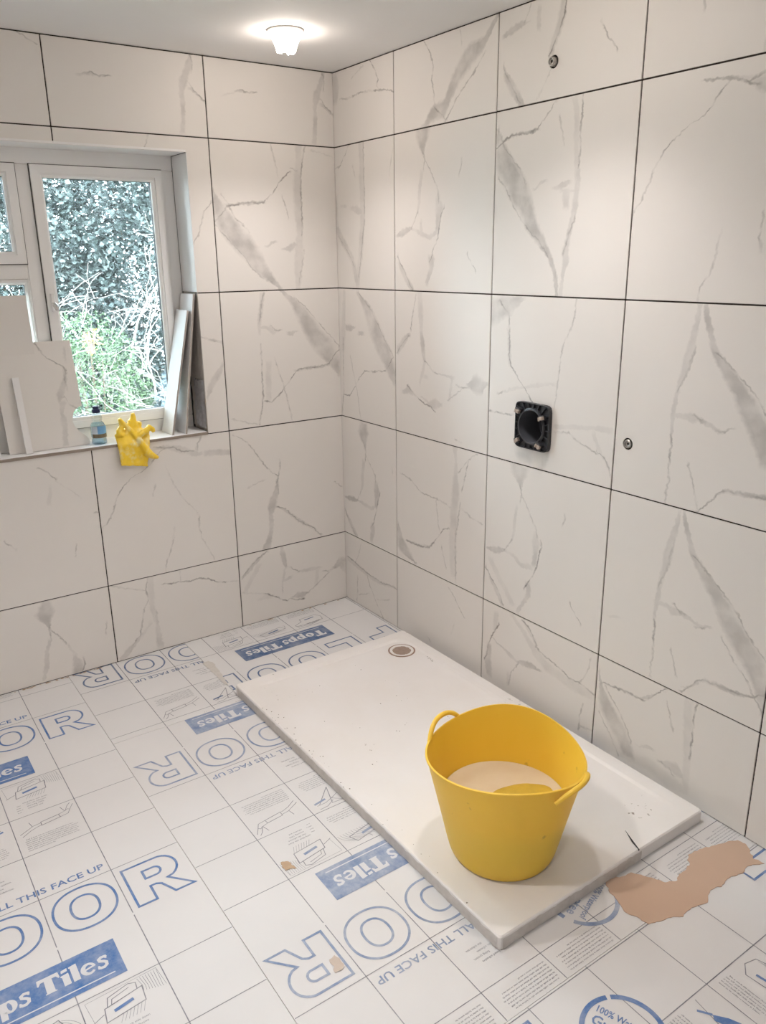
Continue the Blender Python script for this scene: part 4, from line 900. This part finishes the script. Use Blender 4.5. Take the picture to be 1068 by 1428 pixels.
mxs = nd(nt, 'ShaderNodeMixShader'); mxs.inputs[0].default_value = .08; link(nt, t1.outputs[0], mxs.inputs[1]); link(nt, g1.outputs[0], mxs.inputs[2]); link(nt, mxs.outputs[0], out.inputs[0])
v, f = lathe([(0, .003)]+[(r-.0012, z) for r, z in prof[2:11]]+[(0, .088)], 28); obj('water', pyd('water', v, f, True), m, bt)
def wrap(name, z0, z1, a0, a1, mat, r=R_+.0006):
    v = []; n = 20
    for i in range(n+1):
        a = math.radians(a0+(a1-a0)*i/n); v += [(r*math.cos(a), r*math.sin(a), z0), (r*math.cos(a), r*math.sin(a), z1)]
    return obj(name, pyd(name, v, [(2*i, 2*i+2, 2*i+3, 2*i+1) for i in range(n)], True), mat, bt)
part_label(wrap('label_panel', .046, .078, 250, 345, simple('label_blue', (.18, .42, .72), .5, noise=.2, nscale=60)), 'pale blue label')
part_label(wrap('label_panel', .046, .078, 200, 249, simple('label_white', (.62, .72, .80), .5, noise=.1, nscale=60)), 'whitish label panel')
part_label(wrap('label_band', .030, .0455, 205, 345, simple('label_brown', (.20, .16, .10), .5, noise=.5, nscale=80)), 'brown band at the foot of the label')
v, f = lathe([(.0145, .131), (.0165, .131), (.0165, .143), (.0150, .146), (.0125, .147), (.0125, .156), (.0105, .158), (0, .158)], 28)
obj('cap', pyd('cap', v, f, True), simple('navy_cap', (.012, .02, .075), .35), bt)

# rubber glove draped over the sill edge
gl_v, gl_f = [], []
def gt(pts, rad, n=14, flat=(1, 1, 1)):
    b = len(gl_v); tube(gl_v, gl_f, pts, rad, n)
GX = -1.02
def gpt(dx, y, dz): return (GX+dx, y, WZ0+dz)
# folded body on the sill
gt([gpt(-.055, .012, .018), gpt(-.030, .016, .034), gpt(.0, .020, .036), gpt(.030, .020, .030), gpt(.058, .012, .022)], [.016, .024, .028, .024, .016])
gt([gpt(-.062, -.006, .030), gpt(-.060, .004, .052), gpt(-.046, .010, .070), gpt(-.048, .012, .092), gpt(-.052, .012, .103)], [.014, .013, .011, .0095, .007])      # finger up-left
gt([gpt(-.052, .010, .100), gpt(-.030, .004, .070), gpt(-.012, -.004, .044), gpt(.004, -.012, .018), gpt(.018, -.018, -.010)], [.007, .010, .010, .011, .011])          # finger folded down
gt([gpt(-.005, .022, .040), gpt(.004, .024, .072), gpt(.010, .026, .100), gpt(.008, .026, .117)], [.024, .018, .011, .0085])                          # tall finger
gt([gpt(-.018, .022, .050), gpt(-.008, .024, .074), gpt(-.006, .024, .090)], [.014, .011, .008])
gt([gpt(.020, .022, .050), gpt(.030, .022, .066), gpt(.034, .020, .078)], [.016, .012, .008])
gt([gpt(-.006, -.010, .020), gpt(.020, -.012, .030), gpt(.046, -.006, .042), gpt(.066, .004, .054), gpt(.082, .008, .040), gpt(.085, .006, .028)], [.010, .012, .012, .011, .010, .007])      # pale rolled cuff to the right
gt([gpt(.010, -.014, .014), gpt(.026, -.022, -.018), gpt(.038, -.024, -.046), gpt(.060, -.022, -.066), gpt(.084, -.018, -.078)], [.011, .013, .018, .014, .006])            # thumb loop hanging
gme = pyd('rubber_glove', gl_v, gl_f, True)
# hanging sheet (the flat cuff) as a thick wavy panel
sv, sf = [], []; nx, nz_ = 14, 16
for sd_ in (0, 1):
    for j in range(nz_+1):
        t = j/nz_
        for i in range(nx+1):
            s_ = i/nx
            x = GX + (-.080+.004*t) + s_*(.150-.040*t) ; z = WZ0+.040 - t*(.128+.020*s_) ; yy = -.010 - .006*math.sin(s_*5+t*2) - .006*t
            if z > WZ0-.002: yy += .018*min(1, (z-WZ0+.002)/.03)
            edge = min(s_, 1-s_)*2; th = .004+.007*edge**.6
            sv.append((x, yy + (th if sd_ else -th), z))
m1 = (nx+1)*(nz_+1)
for j in range(nz_):
    for i in range(nx):
        a = j*(nx+1)+i; sf.append((a, a+1, a+nx+2, a+nx+1)); sf.append((m1+a, m1+a+nx+1, m1+a+nx+2, m1+a+1))
for j in range(nz_):
    for i in (0, nx):
        a = j*(nx+1)+i; q = (a, a+nx+1, m1+a+nx+1, m1+a); sf.append(q if i == 0 else tuple(reversed(q)))
for i in range(nx):
    for j in (0, nz_):
        a = j*(nx+1)+i; q = (a, m1+a, m1+a+1, a+1); sf.append(q if j == 0 else tuple(reversed(q)))
b = len(gl_v); gl_v += [Vector(q) for q in sv]; gl_f += [tuple(b+i for i in q) for q in sf]
gme = pyd('rubber_glove', gl_v, gl_f)
go = obj('tmp', gme); md = go.modifiers.new('r', 'REMESH'); md.mode = 'VOXEL'; md.voxel_size = .0032; md2 = go.modifiers.new('s', 'SMOOTH'); md2.iterations = 3; md2.factor = .5
bpy.context.view_layer.update(); gm = bpy.data.meshes.new_from_object(go.evaluated_get(bpy.context.evaluated_depsgraph_get())); bpy.data.objects.remove(go, do_unlink=True)
ctr = Vector((GX, 0, WZ0))
for q in gm.vertices:
    c = q.co.copy(); q.co = c - ctr + Vector((0, 1, .5)).normalized()*.0028*pnoise(c*55) + Vector((1, 0, 0))*.002*pnoise(c*38+Vector((3, 3, 3)))
gm.polygons.foreach_set('use_smooth', [True]*len(gm.polygons))
m, nt, p = newmat('yellow_latex'); tc = nd(nt, 'ShaderNodeTexCoord'); sp_ = nd(nt, 'ShaderNodeSeparateXYZ'); link(nt, tc.outputs['Object'], sp_.inputs[0])
mx = nd(nt, 'ShaderNodeMix', data_type='RGBA'); mx.inputs[6].default_value = (.93, .64, .04, 1); mx.inputs[7].default_value = (.92, .85, .50, 1)
dustm = math_n(nt, 'MULTIPLY', mrange(nz(26, 6), .46, .66), mrange(nz(8), .42, .58)); link(nt, dustm, mx.inputs[0])
link(nt, mx.outputs[2], p.inputs['Base Color']); p.inputs['Roughness'].default_value = .5
glv = obj('rubber_glove', gm, m, loc=ctr); tag(glv, 'crumpled yellow rubber glove draped over the window sill edge', 'glove')

# ------------------------------------------------------------------ smears on the floor
def blotch(name, pts, z, mat, label, cat, h=.0012, group=None):
    """thin crust with an irregular outline through pts"""
    c = Vector((sum(p[0] for p in pts)/len(pts), sum(p[1] for p in pts)/len(pts), 0)); n = len(pts); P = []
    for i in range(n):
        a, b_ = Vector((*pts[i], 0)), Vector((*pts[(i+1) % n], 0))
        for k in range(7):
            q = a.lerp(b_, k/7); q += Vector((pnoise(q*70), pnoise(q*70+Vector((5, 5, 5))), 0))*.006; P.append(q)
    bm = bmesh.new(); lo = [bm.verts.new((q.x-c.x, q.y-c.y, 0)) for q in P]; hi = [bm.verts.new((q.x-c.x, q.y-c.y, h)) for q in P]
    m_ = len(P)
    for i in range(m_): bm.faces.new((lo[i], lo[(i+1) % m_], hi[(i+1) % m_], hi[i]))
    bm.faces.new(hi)
    bmesh.ops.triangulate(bm, faces=[q for q in bm.faces if len(q.verts) > 4], ngon_method='EAR_CLIP')
    o = obj(name, bm_mesh(name, bm), mat, loc=(c.x, c.y, z)); return tag(o, label, cat, group)
M_tan = simple('dried_tan_adhesive', (.56, .40, .30), .8, noise=.07, nscale=9, spec=.25)
blotch('adhesive_smear', [(-.500, -2.150), (-.475, -2.120+.006), (-.440, -2.143), (-.395, -2.152), (-.372, -2.190), (-.345, -2.236), (-.318, -2.246), (-.29, -2.232), (-.262, -2.232), (-.235, -2.226), (-.205, -2.200), (-.162, -2.205), (-.128, -2.215), (-.095, -2.225), (-.060, -2.235), (-.030, -2.248), (-.022, -2.275), (-.045, -2.300), (-.062, -2.325), (-.055, -2.352), (-.100, -2.330), (-.150, -2.335), (-.190, -2.325), (-.235, -2.330), (-.275, -2.320), (-.320, -2.345), (-.370, -2.330), (-.415, -2.335), (-.455, -2.315), (-.512, -2.300), (-.520, -2.262), (-.53, -2.235), (-.515, -2.2)], .0007, M_tan, 'large smear of dried tan adhesive on the floor in front of the shower tray', 'adhesive smear')
M_tan2 = simple('tan_crumb', (.50, .36, .24), .9, noise=.2, nscale=40)
blotch('adhesive_spot', [(-1.205, -1.530), (-1.190, -1.522), (-1.178, -1.540), (-1.172, -1.572), (-1.186, -1.562), (-1.203, -1.560)], .0006, M_tan2, 'small tan adhesive spot on a grid line beside the tray', 'adhesive spot', .0009)
M_tan3 = simple('pale_tan_stain', (.58, .49, .42), .8, noise=.12, nscale=30)
blotch('adhesive_spot', [(-1.262, -1.905), (-1.243, -1.898), (-1.236, -1.925), (-1.246, -1.950), (-1.268, -1.945)], .0012, M_tan3, 'faint tan stain inside the printed letter R nearest the viewer', 'adhesive spot', .0005)
M_dust = simple('plaster_dust', (.62, .59, .55), .9, noise=.15, nscale=40)
blotch('plaster_residue', [(-.902, -.235), (-.872, -.225), (-.862, -.270), (-.868, -.330), (-.878, -.41), (-.888, -.47), (-.900, -.46), (-.898, -.36)], .0012, M_dust, 'narrow strip of beige plaster residue along a board joint near the window wall', 'plaster residue', .0006)

# crumbs of old adhesive along the foot of the window wall
rg = random.Random(21); bm = bmesh.new()
for i in range(46):
    x = rg.uniform(-1.64, -1.28) if i < 34 else rg.uniform(-.6, -.05); r = rg.uniform(.002, .0055); y = -.005-rg.random()*.006
    g = bmesh.ops.create_icosphere(bm, subdivisions=1, radius=1)
    for q in g['verts']: q.co = Vector((x+q.co.x*r*1.6, y+q.co.y*r*.7, .0016+max(0, q.co.z)*r*.55))
o = obj('adhesive_crumbs', bm_mesh('adhesive_crumbs', bm), M_tan2); tag(o, 'scattered tan adhesive crumbs along the foot of the window wall', 'crumbs', kind='stuff')

# ------------------------------------------------------------------ the garden outside the window
GZ = -.6
M_grass = simple('lawn', (.06, .10, .03), .9, noise=.4, nscale=6)
gr = box('garden_ground', (-9, .32, GZ-.2), (9, 14, GZ), M_grass); tag(gr, kind='structure')
def leafmat(name, a, b, sc=2.5):
    m, nt, p = newmat(name); tc = nd(nt, 'ShaderNodeTexCoord')
    n = nd(nt, 'ShaderNodeTexNoise'); n.inputs['Scale'].default_value = sc; n.inputs['Detail'].default_value = 6; link(nt, tc.outputs['Object'], n.inputs['Vector'])
    mr = nd(nt, 'ShaderNodeMapRange'); link(nt, n.outputs['Fac'], mr.inputs[0]); mr.inputs[1].default_value = .35; mr.inputs[2].default_value = .65
    mx = nd(nt, 'ShaderNodeMix', data_type='RGBA'); link(nt, mr.outputs[0], mx.inputs[0]); mx.inputs[6].default_value = (*a, 1); mx.inputs[7].default_value = (*b, 1)
    link(nt, mx.outputs[2], p.inputs['Base Color']); p.inputs['Roughness'].default_value = .55; p.inputs['Specular IOR Level'].default_value = .3
    return m
def foliage(n, size, aspect, shell, seed, droop=.0, facing=.35):
    """n pointed leaves scattered by shell(rng)->Vector; each is a folded pair of triangles pairs"""
    rg = random.Random(seed); v = []; f = []
    for _ in range(n):
        c = shell(rg); s = size*rg.uniform(.6, 1.35)
        d = Vector((rg.gauss(0, 1), rg.gauss(0, 1)-facing, rg.gauss(0, .7)-droop)).normalized()
        side = d.cross(Vector((rg.gauss(0, .5), rg.gauss(0, .5), 1))).normalized(); nn = d.cross(side)
        a, t = c, c + d*s; l = c + d*s*.45 + side*s*aspect*.5 + nn*s*.10; r = c + d*s*.45 - side*s*aspect*.5 + nn*s*.10
        b = len(v); v += [a, l, t, r]; f += [(b, b+1, b+2), (b, b+2, b+3)]
    return pyd('foliage', v, f)
def blob(cx, cy, cz, rx, ry, rz, fill=.35):
    def sh(rg):
        while True:
            q = Vector((rg.gauss(0, 1), rg.gauss(0, 1), rg.gauss(0, 1))).normalized()
            k = 1 - fill*rg.random()**1.6
            k *= 1 + .16*pnoise(q*2.6 + Vector((cx*3, cy*3, cz*3)))
            return Vector((q.x*rx*k, q.y*ry*k, q.z*rz*k + rz))
    return sh
def stems(h, n, spread, seed, rad=.012):
    rg = random.Random(seed); v = []; f = []
    for _ in range(n):
        a = rg.uniform(0, 6.28); dx, dy = math.cos(a)*spread*rg.random(), math.sin(a)*spread*rg.random()
        tube(v, f, [(dx*.15, dy*.15, 0), (dx*.4, dy*.4, h*.4), (dx*.8, dy*.8, h*.75), (dx, dy, h)], [rad, rad*.8, rad*.5, rad*.25], 6)
    return pyd('stem', v, f, True)
M_bark = simple('pale_bark', (.36, .335, .31), .9, noise=.2, nscale=30)
M_bark2 = simple('brown_bark', (.22, .17, .13), .9, noise=.3, nscale=30)
def shrub(label, x, y, rx, ry, rz, n, size, aspect, mat, seed, fill=.4, cat='shrub', droop=0, z=GZ):
    t = thing('garden_shrub', label, cat, (x, y, z), group='shrubs seen through the window')
    obj('foliage', foliage(n, size, aspect, blob(x, y, 0, rx, ry, rz, fill), seed, droop), mat, t)
    obj('stem', stems(rz*1.7, 7, rx*.8, seed+1), M_bark2, t)
    return t
M_dk = leafmat('dark_ivy_leaves', (0.057, 0.078, 0.078), (0.125, 0.154, 0.148)); M_gr = leafmat('fresh_green_leaves', (0.063, 0.114, 0.057), (0.125, 0.194, 0.103))
M_lt = leafmat('pale_green_leaves', (0.137, 0.217, 0.114), (0.228, 0.308, 0.171)); M_bl = leafmat('bluish_leaves', (0.091, 0.125, 0.148), (0.171, 0.217, 0.239)); M_ye = leafmat('yellow_leaves', (0.513, 0.410, 0.091), (0.627, 0.570, 0.228))
# tall dark hedge behind, in separate bushes
for i, (x, y, rx, rz) in enumerate(((-3.6, 5.6, 1.1, 1.9), (-1.9, 5.4, 1.1, 1.75), (-.35, 5.5, 1.0, 2.05), (1.05, 5.3, 1.0, 2.0), (2.5, 5.6, 1.1, 2.3), (4.1, 5.4, 1.2, 2.2))):
    shrub(['dark ivy covered bush far left beyond the window', 'dark ivy covered bush left beyond the window', 'tall dark ivy bush behind the bare branches', 'tall dark bush at the right of the window view', 'dark tall bush out of view to the right', 'dark bush at the right end of the garden'][i],
          x, y, rx, .7, rz, 34000 if i in (2, 3) else 12000, .058 if i in (2, 3) else .10, .75, M_dk, 30+i, .55)
# bushes in front
shrub('bright green clipped bush in the middle of the window view', -.22, 3.6, .55, .5, .95, 9000, .040, .55, M_gr, 51)
shrub('bluish small-leaved bush at the right edge of the window view', .52, 3.1, .40, .4, .80, 4500, .055, .80, M_bl, 52)
shrub('pale green bush at the foot of the window view', .05, 2.3, .55, .4, .47, 6000, .050, .50, M_lt, 53, .5)
shrub('pale large-leaved plant at the lower left of the window', -.62, 2.1, .30, .3, .56, 700, .12, .45, M_lt, 54, .6, 'plant', .35)
shrub('green bush left of the window mullion', -1.35, 3.2, .6, .5, 1.0, 6000, .05, .6, M_gr, 55)
shrub('small yellow flowering sprig in the green bush', -.30, 3.15,   .07, .06, .10, 60, .030, .6, M_ye, 56, .9, 'plant', 0, 1.02)
# bare tree with pale branches
def bare_tree(label, x, y, seed, h, leanx):
    t = thing('bare_tree', label, 'tree', (x, y, GZ), group='bare branches outside the window')
    rg = random.Random(seed); v = []; f = []
    def grow(p, d, L_, r, depth):
        pts = [p]; rad = [r]; q = p.copy(); dd = d.copy(); n = 5
        for i in range(n):
            dd = (dd + Vector((rg.gauss(0, .16), rg.gauss(0, .12), rg.gauss(.0, .12)))).normalized(); q = q + dd*L_/n; pts.append(q.copy()); rad.append(r*(1-.6*(i+1)/n))
        tube(v, f, pts, rad, 5 if depth > 1 else 7)
        if depth < 5:
            for k in range(rg.choice((2, 3, 3)) if depth < 4 else 2):
                i = rg.randint(2, n); nd_ = (dd + Vector((rg.gauss(0, .75), rg.gauss(0, .45), rg.gauss(.05, .55)))).normalized()
                grow(pts[i], nd_, L_*rg.uniform(.55, .85), max(rad[i]*.75, .0028), depth+1)
    grow(Vector((0, 0, 0)), Vector((leanx, -.05, 1)).normalized(), h*.42, .032, 0)
    grow(Vector((.05, .02, 0)), Vector((leanx-.5, -.05, 1)).normalized(), h*.40, .028, 0)
    obj('branches', pyd('branches', v, f, True), M_bark, t)
    return t
bare_tree('bare pale tree with tangled branches filling the window view', .25, 3.9, 7, 3.4, -.12)
bare_tree('bare pale branches at the left of the window view', -.75, 4.1, 19, 3.2, .1)
bare_tree('bare pale branches low on the right of the window view', .62, 3.45, 23, 2.2, -.2)
